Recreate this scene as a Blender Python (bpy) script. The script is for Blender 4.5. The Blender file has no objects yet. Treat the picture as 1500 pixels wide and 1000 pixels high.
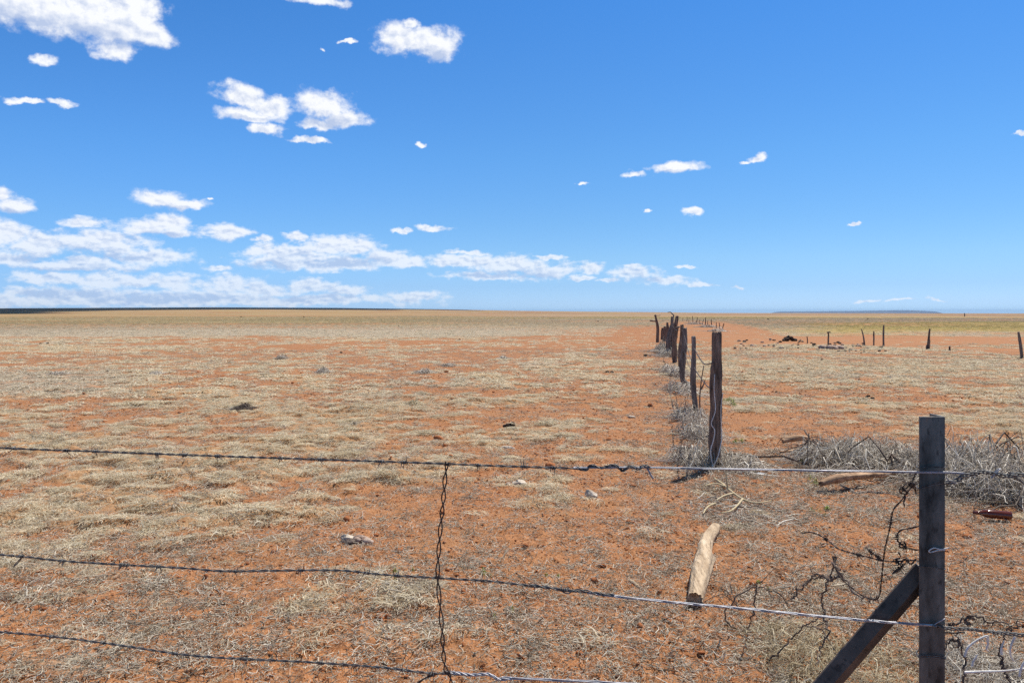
import bpy, math, random
import numpy as np
R = math.radians
sc = bpy.context.scene
COL = sc.collection

# ------------------------------------------------------------------ camera
H = 1.60                     # eye height above the ground at the camera
F = 1125.0                   # focal length in pixels of the 1500 px wide photograph
HOR = 457.0
cam_d = bpy.data.cameras.new('camera')
cam = bpy.data.objects.new('camera', cam_d); COL.objects.link(cam)
cam.location = (0, 0, H); cam.rotation_euler = (R(90), 0, 0)
cam_d.sensor_width = 36; cam_d.lens = 36 * F / 1500
cam_d.shift_y = -(500 - HOR) / 1500
cam_d.clip_start = 0.05; cam_d.clip_end = 90000
sc.camera = cam

# ------------------------------------------------------------------ light
SUN_EL, SUN_AZ = 60.0, 43.0          # azimuth clockwise from +Y (the view direction)
EXPOSURE = 0.24
sc.view_settings.view_transform = 'Standard'; sc.view_settings.look = 'None'
sc.view_settings.exposure = EXPOSURE; sc.view_settings.gamma = 1.0
sc.view_settings.use_curve_mapping = False
sun_dir = np.array([math.sin(R(SUN_AZ)) * math.cos(R(SUN_EL)), math.cos(R(SUN_AZ)) * math.cos(R(SUN_EL)), math.sin(R(SUN_EL))])
sd = bpy.data.lights.new('sun', 'SUN'); sd.energy = 5.0; sd.angle = R(0.53); sd.color = (1.0, 0.94, 0.84)
sun = bpy.data.objects.new('sun', sd); COL.objects.link(sun)
from mathutils import Vector
sun.rotation_euler = Vector(-sun_dir).to_track_quat('-Z', 'Y').to_euler()
sc.cycles.max_bounces = 6; sc.cycles.diffuse_bounces = 3; sc.cycles.glossy_bounces = 2
sc.cycles.transmission_bounces = 4; sc.cycles.transparent_max_bounces = 6; sc.cycles.volume_bounces = 0
sc.cycles.use_denoising = False
sc.render.filter_size = 0.85

class NT:
    """tiny helper for building node trees"""
    def __init__(s, tree): s.t = tree; s.n = tree.nodes; s.l = tree.links
    def new(s, kind, **kw):
        n = s.n.new(kind)
        for k, v in kw.items():
            if k.startswith('i_'):
                key = k[2:]; key = int(key) if key.isdigit() else key
                n.inputs[key].default_value = v
            else: setattr(n, k, v)
        return n
    def link(s, a, b): s.l.new(a, b)
    def put(s, sock, v):
        if hasattr(v, 'links') or hasattr(v, 'is_output'): s.l.new(v, sock)
        else: sock.default_value = v
    def math(s, op, a, b=None, c=None, clamp=False):
        n = s.n.new('ShaderNodeMath'); n.operation = op; n.use_clamp = clamp
        s.put(n.inputs[0], a)
        if b is not None: s.put(n.inputs[1], b)
        if c is not None: s.put(n.inputs[2], c)
        return n.outputs[0]
    def vmath(s, op, a, b=None, c=None):
        n = s.n.new('ShaderNodeVectorMath'); n.operation = op
        s.put(n.inputs[0], a)
        if b is not None: s.put(n.inputs[1], b)
        if c is not None: s.put(n.inputs[2], c)
        return n.outputs['Value'] if op in ('LENGTH', 'DOT_PRODUCT') else n.outputs[0]
    def ramp(s, fac, stops, interp='LINEAR'):
        n = s.n.new('ShaderNodeValToRGB'); e = n.color_ramp.elements; n.color_ramp.interpolation = interp
        while len(e) > 1: e.remove(e[-1])
        for i, (p, c) in enumerate(stops):
            el = e[0] if i == 0 else e.new(p)
            el.position = p; el.color = (*c, 1) if len(c) == 3 else c
        s.put(n.inputs[0], fac); return n.outputs[0]
    def mix(s, fac, a, b, mode='MIX'):
        n = s.n.new('ShaderNodeMix'); n.data_type = 'RGBA'; n.blend_type = mode
        s.put(n.inputs[0], fac); s.put(n.inputs[6], a if not isinstance(a, tuple) else (*a, 1)); s.put(n.inputs[7], b if not isinstance(b, tuple) else (*b, 1))
        return n.outputs[2]
    def smooth(s, v, a, b, lo=0.0, hi=1.0):
        n = s.n.new('ShaderNodeMapRange'); n.interpolation_type = 'SMOOTHSTEP'
        s.put(n.inputs[0], v); n.inputs[1].default_value = a; n.inputs[2].default_value = b
        n.inputs[3].default_value = lo; n.inputs[4].default_value = hi
        return n.outputs[0]
    def noise(s, vec, scale, detail=4, rough=0.5, dist=0.0, col=False, dim='3D'):
        n = s.n.new('ShaderNodeTexNoise'); n.noise_dimensions = dim; n.inputs['Scale'].default_value = scale
        n.inputs['Detail'].default_value = detail; n.inputs['Roughness'].default_value = rough
        n.inputs['Distortion'].default_value = dist
        if vec is not None: s.l.new(vec, n.inputs['Vector'])
        return n.outputs['Color' if col else 'Fac']

# ------------------------------------------------------------------ sky with its clouds
CLOUDS = [  # centre x, y and half width, half height, on the sky, in photograph pixels
 (20,2,95,46),(95,28,95,40),(160,40,72,44),(215,50,47,26),(168,74,38,20),(120,0,100,50),(205,15,36,30),(40,-20,150,50),
 (65,88,24,10),(40,146,26,5),(90,151,20,6),(470,2,42,11),
 (592,60,38,26),(638,68,36,28),(600,38,16,10),(615,62,55,24),
 (360,143,40,19),(392,158,38,22),(362,170,46,13),(468,158,42,26),(503,176,36,15),(470,182,40,9),
 (388,192,25,11),(458,204,27,5),(610,209,8,5),(990,246,38,10),(935,256,22,6),(1108,232,13,7),(1090,236,8,3),
 (852,270,8,3),(1008,311,17,6),(947,309,7,2.5),(1250,325,9,2.6),(1490,198,12,3),(634,333,26,5),(590,338,12,4),
 (470,72,8,4),(506,62,13,4),(20,302,36,14),(2,290,20,12),(232,292,42,14),(272,300,42,8),(316,295,9,3),
 (120,327,28,11),(216,333,60,17),(252,328,34,18),(265,342,38,9),(330,340,38,12),(380,352,20,5),
 (0,342,50,22),(60,360,62,22),(150,360,82,24),(212,377,65,16),(125,388,105,11),(20,378,50,16),
 (318,393,28,6),(435,350,20,9),(380,368,30,13),(430,376,80,15),(500,362,66,18),(560,376,42,13),(470,388,112,12),
 (400,382,52,12),(590,386,62,12),(685,371,34,5),(800,377,28,5),(680,386,60,14),(735,390,72,15),(800,396,50,13),
 (862,397,25,10),(720,406,62,8),(850,409,20,4),(930,404,42,12),(930,393,18,4),(890,413,20,4),(975,414,38,8),
 (1022,417,22,4),(1005,394,12,3),(1075,419,10,2),(70,408,62,13),(150,414,52,17),(200,412,50,14),(262,415,36,16),
 (340,419,48,18),(390,425,50,12),(455,420,40,13),(500,426,36,13),(604,434,52,9),(18,428,32,8),(110,432,150,11),
 (300,436,150,12),(450,440,160,9),(150,441,280,13),(420,441,200,10),(1265,441,22,3.5),(1320,443,30,3),(1380,441,15,2)]
SHADES = [(70,40,110,18),(180,66,60,12),(612,80,42,8),(365,173,38,4),(470,178,50,8),(245,304,42,4),(15,310,30,4),(225,346,52,7),(150,376,75,7),
 (110,393,95,5),(490,384,72,8),(400,389,60,5),(740,402,82,6),(330,348,30,3),(935,412,42,4),(50,376,50,6),(250,436,120,7),(90,430,80,7),(450,436,80,6),(990,252,28,3)]
world = bpy.data.worlds.new('World'); sc.world = world; world.use_nodes = True
w = NT(world.node_tree)
for n in list(w.n): w.n.remove(n)
wout = w.new('ShaderNodeOutputWorld'); bg = w.new('ShaderNodeBackground')
SKY_STRENGTH = 0.085
bg.inputs['Strength'].default_value = SKY_STRENGTH
sky = w.new('ShaderNodeTexSky', sky_type='NISHITA', sun_disc=False)
sky.sun_elevation = R(SUN_EL); sky.sun_rotation = R(SUN_AZ); sky.altitude = 1500; sky.air_density = 1.0; sky.dust_density = 0.4; sky.ozone_density = 2.0
tc = w.new('ShaderNodeTexCoord'); D = tc.outputs['Generated']
sp = w.new('ShaderNodeSeparateXYZ'); w.link(D, sp.inputs[0])
el = w.math('ARCSINE', sp.outputs[2])                       # elevation
az = w.math('ARCTAN2', sp.outputs[0], sp.outputs[1])        # azimuth from +Y
cb = w.new('ShaderNodeCombineXYZ'); w.link(az, cb.inputs[0]); w.link(el, cb.inputs[1])
P0 = cb.outputs[0]
wa = w.noise(w.vmath('MULTIPLY', P0, (14, 20, 0)), 1.0, 3, 0.5, 0, True, '2D'); wb_ = w.noise(w.vmath('MULTIPLY', P0, (60, 85, 0)), 1.0, 4, 0.6, 0, True, '2D')
P = w.vmath('MULTIPLY_ADD', w.vmath('SUBTRACT', wa, (0.5, 0.5, 0.5)), (0.036, 0.018, 0), P0)
P = w.vmath('MULTIPLY_ADD', w.vmath('SUBTRACT', wb_, (0.5, 0.5, 0.5)), (0.017, 0.009, 0), P)
def azel(px, py):
    x, z = (px - 750) / F, (HOR - py) / F
    return math.atan2(x, 1), math.asin(z / math.sqrt(x * x + z * z + 1))
dmin = None
for (cx, cy, rx, ry) in CLOUDS:
    a0, e0 = azel(cx, cy); a1, _ = azel(cx + rx, cy); _, e1 = azel(cx, cy - ry)
    sx, sy = 1 / max(1e-4, a1 - a0), 1 / max(1e-4, e1 - e0)
    q = w.vmath('MULTIPLY_ADD', P, (sx, sy, 0), (-a0 * sx, -e0 * sy, 0))
    q2 = w.vmath('MULTIPLY', q, (-1, -1.35, 0))              # flatter undersides
    q3 = w.vmath('MAXIMUM', q, q2)
    d = w.vmath('LENGTH', q3)
    dmin = d if dmin is None else w.math('SMOOTH_MIN', dmin, d, 0.06)
# finer billows towards the horizon, where the clouds are farther off
lowk = w.smooth(el, 0.06, 0.20)
def billow(dx, dy, det):
    vh = w.vmath('MULTIPLY_ADD', P0, (7.0, 8.5, 0), (dx, dy, 0)); vl = w.vmath('MULTIPLY_ADD', P0, (11.0, 21.0, 0), (dx + 3.3, dy, 0))
    a_, b_ = w.noise(vl, 4.5, det, 0.60, 0.0, False, '2D'), w.noise(vh, 4.5, det, 0.60, 0.0, False, '2D')
    return w.math('ADD', w.math('MULTIPLY', a_, w.math('SUBTRACT', 1.0, lowk)), w.math('MULTIPLY', b_, lowk))
nA = billow(0, 0, 8); nB = billow(0.035, 0.06, 5)
nC = w.noise(w.vmath('MULTIPLY', P0, (9, 22, 0)), 2.1, 3, 0.5, 0, False, '2D')
f = w.math('ADD', w.math('SUBTRACT', 1.19, dmin), w.math('MULTIPLY', w.math('SUBTRACT', nA, 0.5), 1.5))
alpha = w.smooth(f, -0.05, 0.70)
alpha = w.math('MULTIPLY', alpha, w.smooth(el, 0.0, 0.16, 0.62, 1.0))
relief = w.math('MULTIPLY', w.math('SUBTRACT', nA, nB), 3.0)
smin = None
for (cx, cy, rx, ry) in SHADES:                              # grey undersides of the larger clouds
    a0, e0 = azel(cx, cy); a1, _ = azel(cx + rx, cy); _, e1 = azel(cx, cy - ry); sx, sy = 1 / max(1e-4, a1 - a0), 1 / max(1e-4, e1 - e0)
    d = w.vmath('LENGTH', w.vmath('MULTIPLY_ADD', P, (sx, sy, 0), (-a0 * sx, -e0 * sy, 0))); smin = d if smin is None else w.math('MINIMUM', smin, d)
under = w.smooth(w.math('ADD', smin, w.math('MULTIPLY', w.math('SUBTRACT', nA, 0.5), -1.6)), 0.35, 1.5, 0.85, 0.0)
lit = w.math('ADD', w.math('ADD', w.math('SUBTRACT', w.smooth(f, 0.35, 1.3, 1.0, 0.80), under), relief), w.math('MULTIPLY', w.math('SUBTRACT', nC, 0.5), 0.9), clamp=True)
s_ = SKY_STRENGTH * 1.17
ccol = w.mix(lit, (0.50 / s_, 0.60 / s_, 0.82 / s_), (0.97 / s_, 0.99 / s_, 1.03 / s_))
tint = w.ramp(w.math('DIVIDE', el, 0.6, clamp=True), [(p, tuple(v / 2 for v in c)) for p, c in (
    (0.0, (.62, .96, 1.66)), (.018, (.60, .87, 1.48)), (.055, (.55, .80, 1.28)), (.114, (.585, .86, 1.20)),
    (.187, (.55, .88, 1.20)), (.33, (.505, .94, 1.30)), (.64, (.40, .97, 1.50)), (.76, (.78, .90, .86)))])
gain = w.math('MULTIPLY', w.smooth(az, 0.15, -0.55), w.smooth(el, 0.42, 0.16))
skyc = w.vmath('MULTIPLY', w.mix(1.0, sky.outputs[0], tint, 'MULTIPLY'), w.vmath('MULTIPLY_ADD', w.mix(gain, (0, 0, 0), (1, 1, 1)), (0.10, 0.22, 0.36), (2, 2, 2)))
w.link(w.mix(alpha, skyc, ccol), bg.inputs['Color']); w.link(bg.outputs[0], wout.inputs[0])
world.cycles.sampling_method = 'MANUAL'; world.cycles.sample_map_resolution = 512

# ------------------------------------------------------------------ noise in numpy
def _h(ix, iy, seed):
    h = (ix.astype(np.int64) * 374761393 + iy.astype(np.int64) * 668265263 + seed * 974711) & 0xffffffff
    h = ((h ^ (h >> 13)) * 1274126177) & 0xffffffff
    return (h ^ (h >> 16)) & 0xffffffff
def perlin(x, y, seed=0):
    x = np.asarray(x, float); y = np.asarray(y, float)
    x0 = np.floor(x); y0 = np.floor(y); fx = x - x0; fy = y - y0
    u = fx * fx * fx * (fx * (fx * 6 - 15) + 10); v = fy * fy * fy * (fy * (fy * 6 - 15) + 10)
    def g(dx, dy):
        a = _h(x0 + dx, y0 + dy, seed) * (2 * np.pi / 4294967296.0)
        return np.cos(a) * (fx - dx) + np.sin(a) * (fy - dy)
    a, b, c, d = g(0, 0), g(1, 0), g(0, 1), g(1, 1)
    return (a + u * (b - a)) + v * ((c + u * (d - c)) - (a + u * (b - a)))     # about -0.7..0.7
def fbm(x, y, oct=4, seed=0, rough=0.5):
    s = 0; a = 1.0; t = 0
    for i in range(oct):
        s = s + a * perlin(x * 2 ** i, y * 2 ** i, seed + i * 17); t += a; a *= rough
    return s / t
def sstep(x, a, b):
    t = np.clip((x - a) / (b - a), 0, 1); return t * t * (3 - 2 * t)
def gp(px, py, z=0.0):
    """the place on level ground that the photograph shows at this pixel"""
    d = (H - z) * F / (py - HOR); return ((px - 750) / F * d, d)
def at(px, py, d): return ((px - 750) / F * d, d, H - (py - HOR) / F * d)

# ------------------------------------------------------------------ the lie of the land
HORIZON = [(-400, 452), (0, 451.5), (150, 450.8), (300, 450), (500, 451), (650, 453), (750, 455), (850, 456.2), (950, 457), (1050, 458.3), (1500, 459), (2500, 459)]
hx = np.array([(p[0] - 750) / F for p in HORIZON]); hy = np.array([(HOR - p[1]) / F for p in HORIZON])
CREST = 2400.0
def land(x, y):
    r = np.hypot(x, y); s = np.where(y > 1, x / np.maximum(y, 1), np.sign(x) * 3)
    e = np.interp(s, hx, hy)                                   # slope of the crest line
    zc = H + e * CREST
    t = np.clip((y - 120) / (CREST - 120), 0, 1)
    z = zc * t ** 1.55
    z = z - np.clip(y - CREST, 0, None) * 0.035 * (1 - np.exp(-np.clip(y - CREST, 0, None) / 400))
    z = np.maximum(z, -70)
    z = z + fbm(x / 260, y / 260, 3, 5) * (2.2 - 1.4 * sstep(x, 0, 200)) * sstep(r, 150, 900) * (1 - 0.8 * sstep(y, 1500, 2300))
    z = z + fbm(x / 30, y / 30, 3, 9) * 0.22 * sstep(r, 14, 60) * (1 - sstep(r, 400, 1500))
    return z

def zones(x, y):
    """cover of dry grass, its tone, and the bare red ground"""
    r = np.hypot(x, y) + 1e-6; yy = np.maximum(y, 0.3)
    px = 750 + F * x / yy
    wob = fbm(x / 1.6, y / 1.6, 4, 21)
    big = fbm(x / 6.0, y / 9.0, 4, 31)
    c = 0.63 + big * 1.45 + wob * 1.3
    c = np.where(r > 60, 0.85 + fbm(x / 60, y / 22, 3, 41) * 0.7, c)
    # red gaps between 24 and 45 m left of the fence
    band = sstep(y, 21, 26) * (1 - sstep(y, 36, 44)) * (1 - sstep(px, 800, 900))
    c = c - band * (0.20 + 0.6 * fbm(x / 7, y / 4, 3, 51))
    # thin cover close to the camera, bare in the middle
    near = 1 - sstep(y + wob * 1.4 - np.clip((-x) * 0.55, -0.6, 1.5) * -0.0, 4.6, 7.4)
    left = sstep(-x, 0.6, 3.2)
    c = c - near * (0.72 - 0.30 * left) - (1 - sstep(y, 3.2, 4.6)) * 0.25
    # bare strip left of the old fence
    fx = 0.67 + 0.18 * y
    dl = fx - x
    strip = sstep(dl, -0.25 * y ** 0.3, 0.1) * (1 - sstep(dl, 0.45 + 0.02 * y, 1.1 + 0.06 * y)) * (1 - sstep(y, 70, 120)) * sstep(y, 4, 7)
    c = c - strip * 0.50
    # centre is redder between 5 and 9 m
    c = c - np.exp(-((x - 0.35) / 1.3) ** 2 - ((y - 6.3) / 1.9) ** 2) * 0.6
    # red patch behind the post and in front of the brush heap
    xr = x - fx
    c = c - np.exp(-((x - 3.6) / 1.6) ** 2 - ((y - 10.0) / 1.5) ** 2) * 0.9
    c = c - ((x > fx) & (y < 9)) * 0.7
    right = sstep(xr, 0.2, 0.9)
    c = c + right * sstep(y, 11, 13) * (1 - sstep(y, 33, 40)) * 0.04
    # wheel track, right
    tr = np.abs(y - (45 - (x - 12) * 1.35)) / 1.8
    track = np.exp(-tr ** 2) * sstep(x, 9, 13) * (1 - sstep(y, 46, 52))
    c = c - track * 0.7
    red2 = sstep(y, 36.5 + fbm(x / 5, y / 5, 2, 61) * 6, 40) * (1 - sstep(y + fbm(x / 9, y / 9, 2, 63) * 10, 49, 55)) * sstep(px, 1010, 1070)
    c = c - red2 * (0.62 + wob * 1.2)
    hill = sstep(px + fbm(x / 4, y / 8, 3, 65) * 60, 962 + 0.0 * y, 985) * (1 - sstep(px, 1050 + (110 - y) * 1.2, 1085 + (110 - y) * 1.2)) * sstep(y, 38, 50) * (1 - sstep(y, 100, 130))
    c = c - hill * 0.62
    c = c - np.exp(-((px - 850) / 170) ** 2) * sstep(y, 20, 30) * (1 - sstep(y, 60, 80)) * 0.15
    c = np.clip(c, 0, 1)
    yel = sstep(y + fbm(x / 20, y / 20, 2, 71) * 22, 52, 68) * (1 - sstep(y + fbm(x / 30, y / 30, 2, 73) * 30, 108, 140)) * sstep(px + fbm(x / 9, y / 9, 2, 77) * 90, 1120, 1260)
    yel = np.maximum(yel, 0.42 * sstep(y + big * 20, 80, 120) * (1 - sstep(px, 450, 900)))
    yel = np.maximum(yel, 0.7 * sstep(fbm(x / 220, y / 60, 3, 81), 0.02, 0.2) * sstep(y, 100, 200))
    grey = sstep(fbm(x / 5, y / 5, 3, 91), 0.05, 0.3) * 0.8
    g2 = sstep(y, 13.5, 15.5) * (1 - sstep(y + big * 4, 20, 24)) * (1 - sstep(px + wob * 120, 130, 240))
    g3 = sstep(y + big * 8, 44, 52) * (1 - sstep(y + big * 18, 66, 88)) * (1 - sstep(px, 700, 1000))
    grey = np.maximum(grey, np.maximum(g2, g3 * 0.9))
    c = np.maximum(c, np.maximum(g2 * 0.95, g3))
    farred = np.maximum(np.maximum(red2, hill * (0.62 + 0.9 * np.clip(wob + big, -.5, .4))), track)
    return c, grey, yel, farred

def mesh_np(name, verts, faces, mats=(), smooth=False, uvs=None):
    """mesh from numpy arrays; faces (M,3) or (M,4)"""
    verts = np.ascontiguousarray(verts, np.float32).reshape(-1, 3); faces = np.ascontiguousarray(faces, np.int32)
    me = bpy.data.meshes.new(name); M, k = faces.shape
    me.vertices.add(len(verts)); me.vertices.foreach_set('co', verts.ravel())
    me.loops.add(M * k); me.loops.foreach_set('vertex_index', faces.ravel())
    me.polygons.add(M); me.polygons.foreach_set('loop_start', np.arange(0, M * k, k, dtype=np.int32))
    me.polygons.foreach_set('loop_total', np.full(M, k, np.int32))
    if smooth: me.polygons.foreach_set('use_smooth', np.ones(M, bool))
    for m in mats: me.materials.append(m)
    me.update(calc_edges=True); return me
def add(name, me, parent=None, label=None, cat=None, group=None, kind=None, link=True):
    o = bpy.data.objects.new(name, me)
    if link: COL.objects.link(o)
    if parent is not None: o.parent = parent
    for k, v in (('label', label), ('category', cat), ('group', group), ('kind', kind)):
        if v: o[k] = v
    return o

# ------------------------------------------------------------------ materials
def mat(name):
    m = bpy.data.materials.new(name); m.use_nodes = True
    t = NT(m.node_tree); b = t.n['Principled BSDF']; return m, t, b
def soil_mat():
    m, t, b = mat('red_soil')
    g = t.new('ShaderNodeNewGeometry').outputs['Position']
    z = t.new('ShaderNodeAttribute', attribute_name='zone'); s = t.new('ShaderNodeSeparateColor'); t.link(z.outputs['Color'], s.inputs[0])
    cov, grey, yel = s.outputs[0], s.outputs[1], s.outputs[2]
    dist = t.vmath('LENGTH', g)
    n1 = t.noise(g, 1.3, 5, 0.6); n2 = t.noise(g, 14, 5, 0.7); n3 = t.noise(g, 75, 4, 0.7); n4 = t.noise(t.vmath('MULTIPLY', g, (0.35, 1.0, 1.0)), 0.06, 7, 0.68)
    red = t.ramp(n2, [(0.32, (0.17, 0.066, 0.026)), (0.5, (0.35, 0.142, 0.054)), (0.66, (0.47, 0.215, 0.095))])
    red = t.mix(t.smooth(n1, 0.35, 0.7), red, (0.36, 0.165, 0.070))
    # grains: dark specks and pale grit
    red = t.mix(t.smooth(n3, 0.57, 0.66, 0, 0.75), red, (0.55, 0.33, 0.19))
    red = t.mix(t.smooth(n3, 0.47, 0.38, 0, 0.85), red, (0.085, 0.035, 0.018)); n5 = t.noise(g, 210, 2, 0.6); red = t.mix(t.smooth(n5, 0.58, 0.68, 0, 0.7), red, (0.50, 0.40, 0.31)); red = t.mix(t.smooth(n5, 0.40, 0.33, 0, 0.8), red, (0.09, 0.045, 0.03))
    straw = t.ramp(n2, [(0.35, (0.26, 0.17, 0.085)), (0.55, (0.48, 0.35, 0.20)), (0.7, (0.58, 0.46, 0.30))])
    n6 = t.noise(t.vmath('MULTIPLY', g, (0.4, 1.0, 1.0)), 0.0045, 6, 0.65)
    far = t.ramp(t.math('ADD', t.math('MULTIPLY', n4, 0.5), t.math('MULTIPLY', n6, 0.5)), [(0.42, (0.16, 0.115, 0.07)), (0.5, (0.25, 0.18, 0.115)), (0.58, (0.37, 0.28, 0.185))])
    straw = t.mix(t.smooth(dist, 60, 160), straw, far)
    straw = t.mix(t.math('MULTIPLY', grey, 0.8), straw, (0.36, 0.315, 0.255))
    straw = t.mix(t.math('MULTIPLY', yel, 0.85), straw, (0.40, 0.32, 0.11))
    c2 = t.math('ADD', cov, t.math('MULTIPLY', t.math('SUBTRACT', n1, 0.5), 0.5))
    col = t.mix(t.math('MULTIPLY', t.smooth(c2, 0.50, 1.0, 0, 1.0), t.smooth(dist, 8, 60, 0.40, 0.88)), red, straw)
    redf = t.math('MULTIPLY', z.outputs['Alpha'], t.smooth(t.noise(g, 0.35, 5, 0.65), 0.25, 0.5))
    col = t.mix(t.math('MULTIPLY', redf, 0.42), col, (0.40, 0.20, 0.10))
    t.link(col, b.inputs['Base Color']); b.inputs['Roughness'].default_value = 0.95
    b.inputs['Specular IOR Level'].default_value = 0.15
    bump = t.new('ShaderNodeBump'); bump.inputs['Strength'].default_value = 0.9; bump.inputs['Distance'].default_value = 0.012
    h = t.math('ADD', t.math('MULTIPLY', n2, 0.8), t.math('MULTIPLY', n3, 0.45)); t.link(h, bump.inputs['Height'])
    t.link(bump.outputs[0], b.inputs['Normal'])
    return m
M_SOIL = soil_mat()

def hum(x, y): return 0.72 * fbm(x / 0.45 + 0.6 * perlin(x / 1.3, y / 1.3, 15), y / 0.22, 3, 13) * (1 + 0.9 * perlin(x / 2.3, y / 3.1, 16)) + 0.55 * fbm(x / 1.5, y / 0.62, 3, 17)
def height(x, y, cell):
    """land plus hummocks and clods, each octave only where the sheet is fine enough"""
    z = land(x, y); c, grey, yel, fr = zones(x, y)
    r = np.hypot(x, y)
    def k(wl): return np.clip((wl / 2.5 - cell) / (wl / 2.5) * 2, 0, 1)
    z = z + fbm(x / 3.1, y / 3.1, 2, 3) * 0.09 * k(3.1) * sstep(r, 1, 5)
    h1 = hum(x, y)
    z = z + c * (np.clip(h1 + 0.10, 0, 1) * 0.22) * k(0.42)
    c = np.clip(c + (h1 * 1.5 - 0.05) * (0.35 + 0.65 * k(0.42)) * (1 - sstep(r, 70, 160)), 0, 1)
    z = z + (fbm(x / 0.28, y / 0.28, 2, 23) * 0.035) * k(0.25)
    n = perlin(x / 0.085, y / 0.085, 27); z = z + (np.clip(n - 0.05, 0, 1) ** 1.2 * 0.045 + np.minimum(n, 0) * 0.008) * k(0.09) * (1.1 - 0.6 * c)
    n = perlin(x / 0.042, y / 0.042, 37); z = z + np.clip(n, -0.2, 1) * 0.018 * k(0.045)
    return z, c, grey, yel, fr

def build_ground():
    rad = [0.0, 0.3, 0.7, 1.1, 1.5, 1.9]
    while rad[-1] < 6: rad.append(rad[-1] * 1.0034)
    while rad[-1] < 70: rad.append(rad[-1] * 1.0062)
    while rad[-1] < 33000: rad.append(rad[-1] * 1.017)
    rad = np.array(rad)
    a = np.concatenate([np.arange(-44, 44, 0.095), np.arange(44, 316, 4.0)]) * math.pi / 180
    A, RR = np.meshgrid(a, rad)
    x = np.sin(A) * RR; y = np.cos(A) * RR
    cell = np.maximum(RR * 0.0062, RR * 0.0019) * np.ones_like(A)
    cell = np.where(RR < 6, RR * 0.0034, cell); cell = np.where(RR > 70, RR * 0.017, cell)
    cell = np.where(A > R(44.05), 99, cell); cell = np.where(RR < 1.85, 99, cell)
    z, c, grey, yel, fr = height(x, y, cell)
    n, m = A.shape
    i = np.arange(n - 1)[:, None] * m; j = np.arange(m)[None, :]; jn = (j + 1) % m
    f = np.stack([i + j, i + m + j, i + m + jn, i + jn], -1).reshape(-1, 4)[:, ::-1]
    me = mesh_np('ground', np.stack([x, y, z], -1), f, [M_SOIL], True)
    at_ = me.attributes.new('zone', 'FLOAT_COLOR', 'POINT')
    at_.data.foreach_set('color', np.stack([c, grey, yel, fr], -1).astype(np.float32).ravel())
    add('ground', me, kind='structure')
build_ground()
def gz(x, y):
    x = np.atleast_1d(np.asarray(x, float)); y = np.atleast_1d(np.asarray(y, float))
    r = np.hypot(x, y); return height(x, y, np.where(r < 6, r * 0.0034, np.where(r < 70, r * 0.0062, r * .017)))[0]
# ------------------------------------------------------------------ shapes
def tube(paths, radii, sides=5, cap=True):
    """paths (N,K,3), radii (N,K) -> verts, quads"""
    P_ = np.asarray(paths, float); Rr = np.asarray(radii, float); N, K, _ = P_.shape
    T = np.gradient(P_, axis=1); T /= np.linalg.norm(T, axis=2, keepdims=True) + 1e-9
    up = np.where(np.abs(T[..., 2:3]) > 0.9, np.array([1.0, 0, 0]), np.array([0, 0, 1.0]))
    if K > 2:                                              # one reference per path keeps the tube from twisting
        m = np.abs(T[..., 2]).max(1) > 0.9
        up = np.broadcast_to(np.where(m[:, None, None], np.array([[[0.9, 0.43, 0.0]]]), np.array([[[0, 0, 1.0]]])), T.shape)
    A = np.cross(T, up); A /= np.linalg.norm(A, axis=2, keepdims=True) + 1e-9
    B = np.cross(T, A)
    th = np.arange(sides) * 2 * np.pi / sides
    V = P_[:, :, None, :] + Rr[:, :, None, None] * (np.cos(th)[None, None, :, None] * A[:, :, None, :] + np.sin(th)[None, None, :, None] * B[:, :, None, :])
    base = np.arange(N)[:, None, None] * K * sides + np.arange(K - 1)[None, :, None] * sides
    j = np.arange(sides)[None, None, :]; jn = (j + 1) % sides
    Fq = np.stack([base + j, base + jn, base + sides + jn, base + sides + j], -1).reshape(-1, 4)
    V = V.reshape(-1, 3)
    if cap:
        ends = []
        for e in (0, K - 1):
            b0 = np.arange(N) * K * sides + e * sides
            for q in range(1, sides - 1, 2):
                ends.append(np.stack([b0, b0 + q, b0 + min(q + 1, sides - 1), b0 + min(q + 2, sides - 1)], -1))
        Fe = np.concatenate(ends); Fq = np.concatenate([Fq, Fe])
    return V, Fq
def join(parts):
    vs, fs, o = [], [], 0
    for v, f in parts:
        if f.shape[1] == 3: f = np.concatenate([f, f[:, 2:3]], 1)
        vs.append(v); fs.append(f + o); o += len(v)
    return np.concatenate(vs), np.concatenate(fs)
def mesh_vf(name, v, f, mats, smooth=True):
    """like mesh_np, where a quad may repeat its last corner to stand for a triangle"""
    tri = f[:, 2] == f[:, 3]; me = bpy.data.meshes.new(name)
    v = np.ascontiguousarray(v, np.float32)
    me.vertices.add(len(v)); me.vertices.foreach_set('co', v.ravel())
    tot = np.where(tri, 3, 4).astype(np.int32); start = np.concatenate([[0], np.cumsum(tot)[:-1]]).astype(np.int32)
    keep = np.ones(f.shape, bool); keep[tri, 3] = False
    idx = f[keep].astype(np.int32)
    me.loops.add(len(idx)); me.loops.foreach_set('vertex_index', idx)
    me.polygons.add(len(f)); me.polygons.foreach_set('loop_start', start); me.polygons.foreach_set('loop_total', tot)
    if smooth: me.polygons.foreach_set('use_smooth', np.ones(len(f), bool))
    for m in mats: me.materials.append(m)
    me.update(calc_edges=True); return me
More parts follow.
